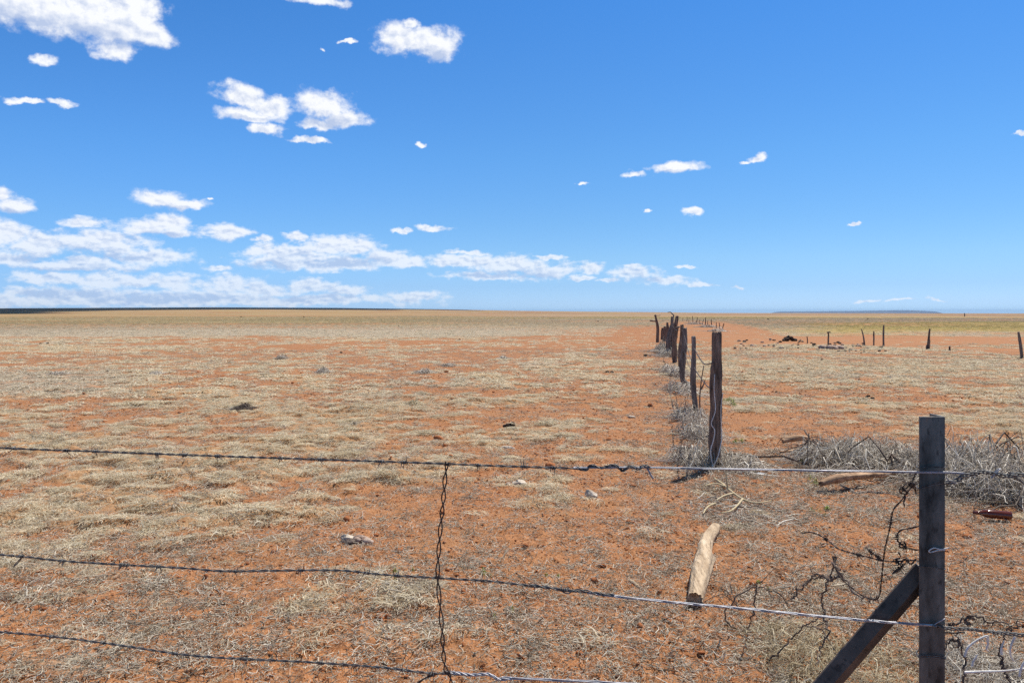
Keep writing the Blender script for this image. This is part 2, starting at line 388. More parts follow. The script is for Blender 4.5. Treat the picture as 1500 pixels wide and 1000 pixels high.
def spline(pts, n):
    """Catmull-Rom through pts, n samples"""
    p = np.asarray(pts, float); p = np.vstack([2 * p[0] - p[1], p, 2 * p[-1] - p[-2]])
    t = np.linspace(0, len(p) - 3 - 1e-6, n); i = t.astype(int); u = (t - i)[:, None]
    a, b, c, d = p[i], p[i + 1], p[i + 2], p[i + 3]
    return 0.5 * ((2 * b) + (-a + c) * u + (2 * a - 5 * b + 4 * c - d) * u * u + (-a + 3 * b - 3 * c + d) * u ** 3)
def ico(sub):
    import bmesh
    bm = bmesh.new(); bmesh.ops.create_icosphere(bm, subdivisions=sub, radius=1.0)
    v = np.array([q.co[:] for q in bm.verts]); f = np.array([[q.index for q in p.verts] for p in bm.faces]); bm.free(); return v, f
ICO = {k: ico(k) for k in (1, 2, 3, 4)}
def noise3(v, s, seed=0):
    return (perlin(v[:, 0] * s + 7.3, v[:, 1] * s + v[:, 2] * s * 0.7, seed) + perlin(v[:, 1] * s - 3.1, v[:, 2] * s + v[:, 0] * s * 0.6, seed + 5) + perlin(v[:, 2] * s, v[:, 0] * s - v[:, 1] * s * 0.5, seed + 9)) / 3
def rock_vf(size, seed, sub=3, rough=0.45, flat=0.6, facets=9):
    v, f = ICO[sub]; v = v.copy(); rg = np.random.default_rng(seed)
    for _ in range(facets):                                # knock flat faces off
        n = rg.normal(size=3); n /= np.linalg.norm(n); k = rg.uniform(0.55, 0.85)
        d = v @ n; v = v - np.clip(d - k, 0, None)[:, None] * n
    v = v * (1 + rough * noise3(v, 1.7, seed)[:, None] + 0.12 * noise3(v, 6, seed + 3)[:, None])
    return v * np.array(size) * np.array([1, 1, flat]), f

# ------------------------------------------------------------------ more materials
def blade_mat(name, dark, midc, pale, transl=0.42):
    m, t, b = mat(name)
    a = t.new('ShaderNodeAttribute', attribute_name='bt').outputs['Fac']
    ti = t.new('ShaderNodeAttribute', attribute_name='tint', attribute_type='INSTANCER')
    col = t.ramp(a, [(0.0, dark), (0.5, midc), (1.0, pale)])
    s = t.new('ShaderNodeSeparateColor'); t.link(ti.outputs['Color'], s.inputs[0])
    col = t.mix(t.math('MULTIPLY', s.outputs[0], 0.85), col, t.ramp(a, [(0, (0.32, 0.26, 0.19)), (0.5, (0.60, 0.53, 0.42)), (1, (0.82, 0.76, 0.65))]))   # grey
    col = t.mix(t.math('MULTIPLY', s.outputs[1], 0.9), col, t.ramp(a, [(0, (0.34, 0.26, 0.07)), (0.5, (0.58, 0.48, 0.16)), (1, (0.72, 0.62, 0.27))]))        # yellow green
    col = t.mix(t.math('MULTIPLY', s.outputs[2], 0.75), col, (0.10, 0.075, 0.045))
    t.link(col, b.inputs['Base Color']); b.inputs['Roughness'].default_value = 0.8; b.inputs['Specular IOR Level'].default_value = 0.2
    if transl:
        tr = t.new('ShaderNodeBsdfTranslucent'); t.link(col, tr.inputs['Color'])
        mx = t.new('ShaderNodeMixShader'); mx.inputs[0].default_value = transl
        t.link(b.outputs[0], mx.inputs[1]); t.link(tr.outputs[0], mx.inputs[2]); t.link(mx.outputs[0], t.n['Material Output'].inputs[0])
    return m
M_GRASS = blade_mat('dry_grass', (0.38, 0.30, 0.19), (0.73, 0.63, 0.45), (0.92, 0.85, 0.68))
M_TWIG = blade_mat('dead_twigs', (0.04, 0.030, 0.024), (0.37, 0.31, 0.25), (0.80, 0.73, 0.63), 0)
def plain(name, c1, c2, scale=30, rough=0.8, metal=0.0, bumpd=0.002, spec=0.3, stretch=(1, 1, 1), c3=None):
    m, t, b = mat(name)
    tcn = t.new('ShaderNodeTexCoord'); mp = t.new('ShaderNodeMapping'); mp.inputs['Scale'].default_value = stretch; t.link(tcn.outputs['Object'], mp.inputs[0])
    n = t.noise(mp.outputs[0], scale, 6, 0.65); n2 = t.noise(mp.outputs[0], scale * 4.3, 4, 0.6)
    col = t.ramp(n, [(0.34, c1), (0.62, c2)] + ([(0.72, c3)] if c3 else []))
    col = t.mix(t.smooth(n2, 0.45, 0.35, 0, 0.6), col, tuple(v * 0.35 for v in c1))
    t.link(col, b.inputs['Base Color']); b.inputs['Roughness'].default_value = rough; b.inputs['Metallic'].default_value = metal; b.inputs['Specular IOR Level'].default_value = spec
    bp = t.new('ShaderNodeBump'); bp.inputs['Distance'].default_value = bumpd; bp.inputs['Strength'].default_value = 1.0
    t.link(t.math('ADD', n, t.math('MULTIPLY', n2, 0.5)), bp.inputs['Height']); t.link(bp.outputs[0], b.inputs['Normal'])
    return m
M_CLOD = plain('soil_clod', (0.27, 0.09, 0.035), (0.47, 0.19, 0.085), 25, 0.95, spec=0.1)
M_GREEN = plain('green_weed', (0.10, 0.16, 0.02), (0.26, 0.32, 0.05), 40, 0.7)
M_WOOD_D = plain('weathered_dark_wood', (0.065, 0.043, 0.034), (0.27, 0.19, 0.15), 22, 0.9, stretch=(1, 1, 0.12), bumpd=0.012, c3=(0.34, 0.27, 0.23))
M_WOOD_G = plain('weathered_grey_wood', (0.07, 0.055, 0.048), (0.26, 0.22, 0.20), 22, 0.9, stretch=(1, 1, 0.12), bumpd=0.008, c3=(0.42, 0.38, 0.35))
M_LOG = plain('bleached_log', (0.33, 0.23, 0.145), (0.62, 0.48, 0.335), 26, 0.85, stretch=(1, 0.14, 1), bumpd=0.010, c3=(0.74, 0.63, 0.50))
M_STICK = plain('rotting_wood', (0.20, 0.11, 0.06), (0.60, 0.40, 0.26), 18, 0.9, stretch=(0.12, 1, 1), bumpd=0.006)
M_ROCK = plain('pale_stone', (0.38, 0.30, 0.23), (0.66, 0.58, 0.49), 28, 0.85, bumpd=0.003)
M_ROCK_R = plain('stained_stone', (0.22, 0.12, 0.08), (0.50, 0.40, 0.34), 22, 0.9, bumpd=0.003)
M_ROCK_D = plain('dark_stone', (0.06, 0.045, 0.04), (0.22, 0.17, 0.14), 20, 0.9, bumpd=0.003)
M_WIRE = plain('galvanised_wire', (0.045, 0.042, 0.040), (0.20, 0.195, 0.19), 90, 0.5, 0.35, bumpd=0.0003, spec=0.5)
M_WIRE_S = plain('bright_wire', (0.34, 0.34, 0.37), (0.50, 0.50, 0.54), 90, 0.5, 0.6, bumpd=0.0002, spec=0.5)
M_WIRE_D = plain('rusty_wire', (0.035, 0.028, 0.026), (0.12, 0.085, 0.07), 90, 0.6, 0.5, bumpd=0.0003)
M_DUNG = plain('dry_dung', (0.02, 0.014, 0.011), (0.09, 0.06, 0.045), 30, 0.95, bumpd=0.01)
M_STEM = plain('yellow_dry_stem', (0.45, 0.35, 0.20), (0.62, 0.52, 0.34), 30, 0.7)
M_BRUSHD = plain('dark_thorn_twig', (0.05, 0.035, 0.03), (0.17, 0.13, 0.11), 30, 0.9)
M_PALE = plain('bleached_stem', (0.55, 0.52, 0.50), (0.78, 0.76, 0.74), 30, 0.6)
M_BRUSH = blade_mat('grey_brush', (0.17, 0.135, 0.11), (0.50, 0.44, 0.37), (0.82, 0.77, 0.69), 0)

# ------------------------------------------------------------------ ground cover
rng = np.random.default_rng(11)
def blades(n, r, L, lift, wd, seed, segs=3, out=0.5):
    """a mat of n flat curved blades in a disc"""
    g = np.random.default_rng(seed)
    a = g.uniform(0, 2 * np.pi, n); rr = r * np.sqrt(g.uniform(0, 1, n)); bx, by = rr * np.cos(a), rr * np.sin(a)
    hd = np.where(g.uniform(size=n) < out, a + g.normal(0, 0.6, n), g.uniform(0, 2 * np.pi, n))
    l = L * g.uniform(0.45, 1.3, n); h = lift * g.uniform(0.2, 1.5, n) * (1.15 - rr / r * 0.6)
    curl = g.normal(0, 0.9, n)
    t = np.linspace(0, 1, segs + 1)[None, :]
    ang = hd[:, None] + curl[:, None] * t
    x = bx[:, None] + l[:, None] * t * np.cos(ang); y = by[:, None] + l[:, None] * t * np.sin(ang)
    dome = lift * 0.7 * (1 - np.clip((x ** 2 + y ** 2) / (r * 1.4) ** 2, 0, 1))
    z = dome + h[:, None] * (4 * t * (1 - t)) * 0.8 + h[:, None] * 0.25 * t - 0.006
    sx, sy = -np.sin(ang), np.cos(ang); wv = wd * g.uniform(0.5, 1.3, n)[:, None] * (1 - 0.75 * t)
    tw = g.uniform(-0.9, 0.9, n)[:, None]
    A = np.stack([x - sx * wv, y - sy * wv, z - tw * wv], -1); B = np.stack([x + sx * wv, y + sy * wv, z + tw * wv], -1)
    V = np.stack([A, B], 2).reshape(-1, 3)
    K = segs + 1; b0 = (np.arange(n)[:, None] * K + np.arange(segs)[None, :]) * 2
    Fq = np.stack([b0, b0 + 1, b0 + 3, b0 + 2], -1).reshape(-1, 4)
    return V, Fq, np.repeat(g.uniform(0, 1, n), K * 2)
def twigs(n, r, L, rad, lift, seed, K=4, sides=3):
    g = np.random.default_rng(seed)
    a = g.uniform(0, 2 * np.pi, n); rr = r * np.sqrt(g.uniform(0, 1, n)); hd = g.uniform(0, 2 * np.pi, n)
    l = L * np.exp(g.normal(-0.1, 0.5, n)); t = np.linspace(-0.5, 0.5, K)[None, :]
    ang = hd[:, None] + g.normal(0, 1.0, n)[:, None] * t + g.normal(0, 0.25, (n, K))
    x = (rr * np.cos(a))[:, None] + l[:, None] * t * np.cos(ang); y = (rr * np.sin(a))[:, None] + l[:, None] * t * np.sin(ang)
    z = g.uniform(0.0, lift, n)[:, None] + g.normal(0, 0.35, n)[:, None] * l[:, None] * (t + 0.2) * 0.6 + g.normal(0, .004, (n, K))
    z = np.maximum(z, -0.004)
    rd = rad * g.uniform(0.5, 1.5, n)[:, None] * (1.1 - 0.5 * (t + 0.5))
    V, Fq = tube(np.stack([x, y, z], -1), rd, sides, cap=False)
    return V, Fq, np.repeat(g.uniform(0, 1, n), K * sides)
def source(coll, nm, V, Fq, bt, m, smooth=False):
    me = mesh_np(nm, V, Fq, [m], smooth)
    if bt is not None:
        at_ = me.attributes.new('bt', 'FLOAT', 'POINT'); at_.data.foreach_set('value', bt.astype(np.float32))
    o = bpy.data.objects.new(nm, me); coll.objects.link(o); return o

def sample(dens, rings, half=41):
    """random places in the sector in front of the camera; dens(x,y) per square metre"""
    xs, ys = [], []
    for d0, d1, mx in rings:
        A = (d1 ** 2 - d0 ** 2) * R(half); n = int(A * mx)
        r = np.sqrt(rng.uniform(d0 ** 2, d1 ** 2, n)); a = rng.uniform(-R(half), R(half), n)
        x, y = r * np.sin(a), r * np.cos(a); keep = rng.uniform(size=n) * mx < dens(x, y)
        xs.append(x[keep]); ys.append(y[keep])
    return np.concatenate(xs), np.concatenate(ys)
def scatter(name, coll, x, y, z, scl, tint, label, cat, nvar, tilt=0.0):
    n = len(x); me = bpy.data.meshes.new(name); me.vertices.add(n)
    me.vertices.foreach_set('co', np.stack([x, y, z], -1).astype(np.float32).ravel())
    def att(nm, ty, key, arr):
        a = me.attributes.new(nm, ty, 'POINT'); a.data.foreach_set(key, arr.ravel())
    att('rot', 'FLOAT_VECTOR', 'vector', np.stack([rng.normal(0, 1, n) * tilt, rng.normal(0, 1, n) * tilt, rng.uniform(0, 6.283, n)], -1).astype(np.float32))
    att('scl', 'FLOAT_VECTOR', 'vector', np.asarray(scl, np.float32)); att('idx', 'INT', 'value', rng.integers(0, nvar, n).astype(np.int32))
    att('tint', 'FLOAT_COLOR', 'color', np.asarray(tint, np.float32))
    o = add(name, me, label=label, cat=cat, kind='stuff')
    ng = bpy.data.node_groups.new(name + '_instances', 'GeometryNodeTree')
    ng.interface.new_socket('Geometry', in_out='INPUT', socket_type='NodeSocketGeometry'); ng.interface.new_socket('Geometry', in_out='OUTPUT', socket_type='NodeSocketGeometry')
    gi = ng.nodes.new('NodeGroupInput'); go = ng.nodes.new('NodeGroupOutput')
    ip = ng.nodes.new('GeometryNodeInstanceOnPoints'); ci = ng.nodes.new('GeometryNodeCollectionInfo')
    ci.inputs['Collection'].default_value = coll; ci.inputs['Separate Children'].default_value = True; ci.inputs['Reset Children'].default_value = True
    L = ng.links.new
    L(gi.outputs[0], ip.inputs['Points']); L(ci.outputs[0], ip.inputs['Instance']); ip.inputs['Pick Instance'].default_value = True
    def na(nm, ty):
        q = ng.nodes.new('GeometryNodeInputNamedAttribute'); q.data_type = ty; q.inputs['Name'].default_value = nm; return q.outputs['Attribute']
    L(na('idx', 'INT'), ip.inputs['Instance Index']); L(na('rot', 'FLOAT_VECTOR'), ip.inputs['Rotation']); L(na('scl', 'FLOAT_VECTOR'), ip.inputs['Scale'])
    L(ip.outputs[0], go.inputs[0])
    md = o.modifiers.new('instances', 'NODES'); md.node_group = ng
    return o
CG = bpy.data.collections.new('grass_sources'); CF = bpy.data.collections.new('far_grass_sources')
CT = bpy.data.collections.new('twig_sources'); CC = bpy.data.collections.new('clod_sources'); CW = bpy.data.collections.new('weed_sources')
for i in range(7):
    source(CG, 'mat%d' % i, *blades(80, 0.08, 0.065, 0.018, 0.0022, 100 + i), M_GRASS)
    source(CF, 'tuft%d' % i, *blades(46, 0.11, 0.09, 0.030, 0.0065, 200 + i, 2), M_GRASS)
    source(CT, 'litter%02d' % i, *twigs(26, 0.12, 0.055, 0.0016, 0.012, 300 + i), M_TWIG)
    v, f = rock_vf((1, 1, 1), 400 + i, 1, 0.5, 0.75, 4); source(CC, 'clod%d' % i, v, f, None, M_CLOD)
for i in range(7, 11): source(CT, 'litter%02d' % i, *twigs(46, 0.16, 0.019, 0.0013, 0.006, 300 + i, 3), M_TWIG)
for i in range(11, 13): source(CT, 'litter%02d' % i, *twigs(3, 0.15, 0.065, 0.0022, 0.010, 300 + i, 6, 4), M_TWIG)
for i in range(4):
    V, Fq, bt = blades(22, 0.02, 0.05, 0.06, 0.004, 500 + i, 3, 0.9); source(CW, 'weed%d' % i, V, Fq, bt, M_GREEN)

def fence_x(y): return 0.67 + 0.18 * y
def tint_of(grey, yel, n, extra=0.0, dark=0.0):
    g = np.clip(grey * 0.8 + rng.normal(0.10 + extra, 0.16, n), 0, 1)
    return np.stack([g, np.clip(yel + rng.normal(0, .1, n) * (yel > 0.1), 0, 1), np.clip(rng.uniform(0, 1, n) ** 3 * 0.4 + dark, 0, 1), np.ones(n)], -1)
# matted grass, finer near the camera
def dn(x, y):
    c, g, ye, fr = zones(x, y); cl = hum(x, y)
    return 2.5 + 100 * sstep(c + cl * 2.1, 0.52, 0.86)
x, y = sample(dn, [(1.8, 15, 103)]); c, g, ye, fr = zones(x, y); n = len(x)
s = rng.uniform(0.55, 1.5, n); scatter('dry_grass', CG, x, y, gz(x, y) - 0.004, np.stack([s, s, s * rng.uniform(0.5, 1.3, n)], -1), tint_of(g, ye, n), 'matted pale straw grass lying in low mounds on red soil', 'grass', 7, 0.12)
print('grass near', n)
def dm(x, y):
    c, g, ye, fr = zones(x, y); r = np.hypot(x, y); cl = hum(x, y) * np.interp(r, [14, 60, 120], [1.9, 1.6, .8])
    k = np.interp(r, [15, 28, 60, 120, 260], [46, 20, 6.0, 1.6, 0.40])
    return k * (1 - fr * 0.72) * (0.04 + sstep(c + cl * 1.1, 0.52, 0.86))
x, y = sample(dm, [(14.5, 28, 47), (28, 60, 21), (60, 120, 6.2), (120, 260, 1.7)]); c, g, ye, fr = zones(x, y); n = len(x); r = np.hypot(x, y)
s = rng.uniform(0.6, 1.35, n) * np.interp(r, [14, 40, 120, 260], [1.0, 1.6, 2.6, 4.0]); scatter('distant_dry_grass', CF, x, y, gz(x, y) - 0.01, np.stack([s, s, s * rng.uniform(0.45, 1.0, n) * np.interp(r, [14, 60, 260], [1, .6, 0.4])], -1), tint_of(np.clip(g + sstep(r, 45, 90) * 0.25 * (1 - ye), 0, 1), ye, n, 0, (0.50 + 0.5 * np.clip(fbm(x / 60, y / 14, 3, 97), -.5, .5)) * sstep(r, 55, 110) + 0.12 * sstep(x - fence_x(y), 0, 2) - 0.10 * ye), 'low tufts of bleached dry grass covering the plain beyond the bare soil', 'grass', 7, 0.05)
print('grass far', n)
# twig litter
def dt(x, y):
    fx = fence_x(y); w_ = fbm(x / 0.7, y / 0.7, 3, 19); d = 52 + 70 * w_ + 0 * x
    d = d + 270 * (1 - sstep(y + w_ * 2.6, 4.1, 6.3)) * (0.55 + 1.1 * np.clip(w_, -0.5, 1))
    d = d + 28 * (1 - sstep(y, 6, 11)) * sstep(w_, -0.12, 0.35)
    d = d + 120 * sstep(x - fx + w_ * 0.7, -0.45, 0.1) * (1 - sstep(x - fx - w_ * 1.0, 2.0, 3.2)) * sstep(y + w_, 5.4, 6.3) * (1 - sstep(y + w_, 8.4, 9.4))
    d = d + 90 * np.exp(-((x - fx + 0.2) / 0.42) ** 2) * (1 - sstep(y, 22, 34)) * sstep(y, 5.5, 7)
    d = d + 60 * sstep(x, 1.0, 1.6) * (1 - sstep(y + w_, 4.2, 5.2))
    return np.clip(d, 4, 290) * np.interp(y, [12, 20], [1, .5])
x, y = sample(dt, [(1.8, 9.5, 290), (9.5, 34, 100)]); keep = (y < 9.5) | (rng.uniform(size=len(x)) < 0.5); x, y = x[keep], y[keep]; n = len(x)
s = rng.uniform(0.5, 1.35, n); tt = tint_of(np.full(n, 0.75), np.zeros(n), n)
scatter('twig_litter', CT, x, y, gz(x, y) + 0.002, np.stack([s] * 3, -1), tt, 'dead grey twigs and straw littering the bare red soil', 'litter', 13, 0.10); print('litter', n)
# clods and grit
def dc(x, y):
    c, g, ye, fr = zones(x, y); return np.interp(np.hypot(x, y), [2, 5, 12, 24], [1100, 760, 170, 15]) * (1.1 - c) * (0.6 + 1.2 * np.clip(fbm(x, y, 3, 29) + .2, 0, 1))
x, y = sample(dc, [(1.8, 5, 1100), (5, 12, 760), (12, 24, 170)]); n = len(x)
s = np.exp(rng.normal(-5.40, 0.56, n)) * np.interp(np.hypot(x, y), [2, 10, 24], [0.8, 1.3, 2.2])
scatter('soil_clods', CC, x, y, gz(x, y) + s * 0.2, np.stack([s * rng.uniform(.7, 1.5, n), s, s * rng.uniform(.5, 1, n)], -1), np.ones((n, 4)), 'crumbs and small clods of dry red earth', 'soil clods', 7, 0.3); print('clods', n)
# small green weeds
wp = [gp(a, b) for a, b in ((712, 842), (816, 848), (742, 898), (1078, 596), (1066, 590), (1188, 706), (1206, 749), (1212, 746), (1176, 678), (1080, 650), (590, 850), (1115, 862))]
wx = np.array([q[0] for q in wp for _ in range(3)]) + rng.normal(0, .04, 36); wy = np.array([q[1] for q in wp for _ in range(3)]) + rng.normal(0, .06, 36)
ws = rng.uniform(0.5, 1.0, 36) * np.interp(wy, [4, 12], [0.38, 1.4])
scatter('green_weeds', CW, wx, wy, gz(wx, wy), np.stack([ws] * 3, -1), np.ones((36, 4)), 'tiny green weeds sprouting from the red soil', 'weeds', 4)
# ------------------------------------------------------------------ things
def thing_mesh(name, parts, m, label, cat, group=None, smooth=True, parent=None):
    v, f = join(parts) if isinstance(parts, list) else parts
    if f.shape[1] == 3: f = np.concatenate([f, f[:, 2:3]], 1)
    return add(name, mesh_vf(name, v, f, [m], smooth), parent, label, cat, group)
def trunk_vf(pts, rads, seed, rings=46, sides=22, grain=0.18, knots=3, taper_noise=0.10, squash=1.0, jag=0.02):
    """a split, knotty pole: pts (x,y,z) from foot to top"""
    g = np.random.default_rng(seed); c = spline(pts, rings); t = np.linspace(0, 1, rings)
    r = np.interp(t, np.linspace(0, 1, len(rads)), rads)
    T = np.gradient(c, axis=0); T /= np.linalg.norm(T, axis=1, keepdims=True)
    ref = np.array([1.0, 0, 0]); A = ref - (T @ ref)[:, None] * T; A /= np.linalg.norm(A, axis=1, keepdims=True); B = np.cross(T, A)
    th = np.arange(sides) * 2 * np.pi / sides
    TT, TH = np.meshgrid(t, th, indexing='ij'); Lh = np.linalg.norm(c[-1] - c[0])
    groove = perlin(np.cos(TH) * 3.1 + np.sin(TH) * 2.2 + 9, TH * 1.6 + TT * Lh * 0.7 + seed, seed) * grain + np.abs(perlin(TH * 2.4, TT * Lh * 1.1 + seed * 3.3, seed + 1)) * -grain * 1.4
    lump = perlin(np.cos(TH) * 1.2 + TT * Lh * 3.0, np.sin(TH) * 1.2 + seed, seed + 2) * taper_noise * 2
    k = np.ones_like(TT)
    for _ in range(knots):
        kt, ka = g.uniform(0.1, 0.9), g.uniform(0, 6.28); dd = ((TT - kt) * Lh / 0.07) ** 2 + (np.angle(np.exp(1j * (TH - ka))) / 0.5) ** 2
        k += 0.30 * np.exp(-dd)
    Rm = r[:, None] * (1 + groove + lump) * k
    V = c[:, None, :] + (np.cos(TH) * Rm)[..., None] * A[:, None, :] + (np.sin(TH) * Rm * squash)[..., None] * B[:, None, :]
    V[-1, :, :] += T[-1] * (g.uniform(-1, 1, sides) * jag)[:, None]; V[0] += T[0] * (g.uniform(-1, 1, sides) * jag)[:, None]
    V = V.reshape(-1, 3)
    i = np.arange(rings - 1)[:, None] * sides; j = np.arange(sides)[None, :]; jn = (j + 1) % sides
    Fq = np.stack([i + j, i + jn, i + sides + jn, i + sides + j], -1).reshape(-1, 4)
    for e, top in ((0, False), (rings - 1, True)):
        cc = c[e] + T[e] * (-0.012 if top else 0.012); ci = len(V); V = np.vstack([V, cc])
        a = e * sides + np.arange(sides); b = e * sides + (np.arange(sides) + 1) % sides
        Fq = np.concatenate([Fq, np.stack([a, b, np.full(sides, ci), np.full(sides, ci)], -1)])
    return V, Fq
def g1(x, y): return float(gz(x, y)[0])
def root_at(x, y): return (x, y, g1(x, y))
def empty(name, loc, label, cat, group=None):
    o = bpy.data.objects.new(name, None); COL.objects.link(o); o.location = loc; o.empty_display_size = 0.1
    o['label'] = label; o['category'] = cat
    if group: o['group'] = group
    return o
def post(pts_px, base_py, w_px, seed, m, label, bury=0.25, group='weathered posts of the old fence row', **kw):
    """pts_px from foot to top in photograph pixels, all at the depth where the foot stands"""
    d = H * F / (base_py - HOR); s = d / F
    P3 = [at(px, py, d) for px, py in pts_px]; x0, y0, z0 = P3[0]
    gzb = g1(x0, y0); P3 = [(x0, y0, min(gzb, z0) - bury)] + ([P3[0]] if z0 > gzb + 0.03 else []) + P3[1:]
    wd = [q * s / 2 for q in w_px]
    v, f = trunk_vf(np.array(P3), [wd[0]] + wd, seed, **kw); v = v - np.array([x0, y0, gzb])
    o = thing_mesh('wooden_post', (v, f), m, label, 'fence post', group); o.location = (x0, y0, gzb); return o
GR = 'weathered posts of the old fence row'
pA = post([(1048, 685), (1047.5, 640), (1049, 600), (1048.5, 560), (1050, 530), (1050, 487)], 685, [17, 18, 18, 17, 14.5, 14], 3, M_WOOD_D, 'thick dark brown post with a split foot, nearest of the old fence row', rings=90, sides=40, knots=5, grain=0.24)
post([(1020, 608), (1016, 570), (1015, 552), (1016, 520), (1016, 493)], 610, [8.5, 8, 9, 7, 6.5], 5, M_WOOD_G, 'thin straight grey post just left of the thickest brown post', rings=60, knots=5)
post([(1008, 566), (1000, 556), (1000, 530), (1003, 505), (1003, 480)], 568, [10, 7.5, 8.5, 8, 7], 7, M_WOOD_G, 'grey post with a foot that hooks to the right', rings=60, knots=3)
post([(998, 540), (997, 515), (999, 495), (999, 476)], 541, [8, 7, 6, 5.5], 9, M_WOOD_D, 'dark post standing close behind the hook-footed grey post')
post([(989, 531), (988, 505), (990, 490), (992, 479)], 531, [7, 6, 5, 5], 11, M_WOOD_D, 'brown post with a short forked top')
post([(981, 522), (985, 500), (989, 480), (992, 463)], 522, [9, 7, 6, 5], 13, M_WOOD_D, 'tall dark post leaning to the right in the post cluster')
post([(980, 519), (981, 495), (984, 478), (985, 464)], 519, [11, 7, 5, 4], 15, M_WOOD_G, 'tall grey post with a crooked twig rising from its top')
d_ = H * F / (519 - HOR); tw = np.array([at(a, b, d_) for a, b in ((985, 466), (987, 462), (984, 459), (982, 457), (978, 457.5))])
post([(978, 500), (978, 485), (977.5, 472)], 500, [6, 5, 2.5], 17, M_WOOD_D, 'pointed dark stake right of two shorter stakes behind the pale brush')
post([(973, 499), (973, 488), (974, 478)], 499, [5, 4.5, 3.5], 19, M_WOOD_D, 'short dark stake in the middle of three behind the pale brush')
post([(969, 497), (970, 488), (970.5, 480)], 497, [4, 4, 2.5], 21, M_WOOD_D, 'slim short stake, leftmost of three behind the pale brush')
pH = post([(963, 501), (963.5, 480), (961.5, 469), (960, 461)], 501, [4.5, 4, 3, 2.6], 23, M_WOOD_D, 'tall thin post with two crosspieces at the far end of the row')
def child_tube(parent, name, pts_px, d, rad, m, n=14, sides=6):
    p = spline(np.array([at(a, b, d) for a, b in pts_px]), n) - np.array(parent.location)
    r = np.linspace(rad, rad * 0.7, n); v, f = tube(p[None], r[None], sides)
    return thing_mesh(name, (v, f), m, None, None, parent=parent)
dH = H * F / (501 - HOR)
child_tube(pH, 'crosspiece', [(952, 469.5), (959, 470.5), (962, 470)], dH, 0.045, M_WOOD_D)
child_tube(pH, 'crosspiece', [(958, 462.5), (963, 462.2), (967.5, 461.8)], dH, 0.02, M_WOOD_D)
for o in [q for q in bpy.data.objects if q.get('label', '').startswith('tall grey post with')]:
    p = spline(tw, 16) - np.array(o.location); v, f = tube(p[None], np.linspace(.03, .012, 16)[None], 6); thing_mesh('twig', (v, f), M_WOOD_G, None, None, parent=o)
for o in [q for q in bpy.data.objects if q.get('label', '').startswith('brown post with a short forked')]:
    p = np.array([at(a, b, o.location[1]) for a, b in ((990, 483), (992, 480), (995.5, 478.5))]) - np.array(o.location); v, f = tube(spline(p, 8)[None], np.linspace(.045, .03, 8)[None], 7); thing_mesh('fork', (v, f), M_WOOD_G, None, None, parent=o)
# pale vine clinging to the thick post and wire wound round it
dA = pA.location[1] - 0.085
def curve_thing(name, plist, rad, m, label, cat, n=40, sides=6, group=None, parent=None, taper=0.5):
    """plist: list of point lists (px, py, depth)"""
    parts = []
    for pts in plist:
        p = spline(np.array([at(*q) for q in pts]), n); r = np.linspace(rad, rad * taper, n)
        if name == 'bramble':                              # kinks, uneven thickness and thorns
            tt_ = np.arange(n) * 0.45; sd_ = int(pts[0][0]); p = p + np.stack([perlin(tt_, tt_ * 0 + sd_ + k, 6) for k in (0.3, 5.3, 9.3)], -1) * rad * 5; r = r * (1 + 0.5 * perlin(tt_ * 1.7, tt_ * 0 + sd_, 7))
            gg = np.random.default_rng(sd_)
            for k in range(2, n - 2, 2):
                dv = gg.normal(size=3); dv /= np.linalg.norm(dv); q_ = np.stack([p[k], p[k] + dv * rad * 2.6, p[k] + dv * gg.uniform(3, 7) * rad]); parts.append(tube(q_[None], np.array([[rad * .5, rad * .3, rad * .06]]), 4))
        parts.append(tube(p[None], r[None], sides))
    return thing_mesh(name, parts, m, label, cat, group, parent=parent)
curve_thing('dead_vine', [[(1044, 684, dA - .02), (1041, 660, dA - .02), (1045, 645, dA - .02), (1047, 630, dA - .02), (1042, 620, dA - .02), (1048, 600, dA - .02), (1046, 570, dA - .01), (1047, 548, dA)],
                          [(1044, 684, dA - .02), (1051, 670, dA - .02), (1055, 655, dA - .01), (1057, 640, dA + .02), (1056, 600, dA + .02), (1059, 575, dA + .04)]], 0.0065, M_PALE, 'pale dead vine climbing the thick brown post', 'vine')
curve_thing('rusty_wire', [[(1042, 532, dA), (1032, 533, 8.6), (1024, 523, 9.6), (1017, 510, 11.3)], [(1042, 570, dA), (1034, 563, 8.9), (1022, 547, 10.2), (1017, 538, 11.3)]], 0.007, M_WIRE_D, 'rusty wires sagging between the two nearest old posts', 'wire', sides=5, taper=1.0)
curve_thing('thin_sapling', [[(1028, 611, 10.6), (1025, 590, 10.6), (1027, 560, 10.6), (1031, 535, 10.6)], [(1027, 570, 10.6), (1031, 562, 10.6), (1033, 556, 10.6)]], 0.012, M_WOOD_D, 'thin dead sapling standing between the two nearest old posts', 'sapling', sides=6)
curve_thing('slack_wire', [[(1002, 490, 16.2), (1006, 505, 14.5), (1010, 520, 13.0), (1014, 532, 11.9)], [(1003, 515, 16.2), (1007, 530, 14.3), (1012, 541, 12.5), (1015, 545, 11.9)], [(1003, 495, 16.3), (999, 484, 21), (990, 483, 24), (984, 475, 28)]], 0.006, M_WIRE_D, 'slack old wire running along the far fence posts', 'wire', sides=5, taper=1.0)
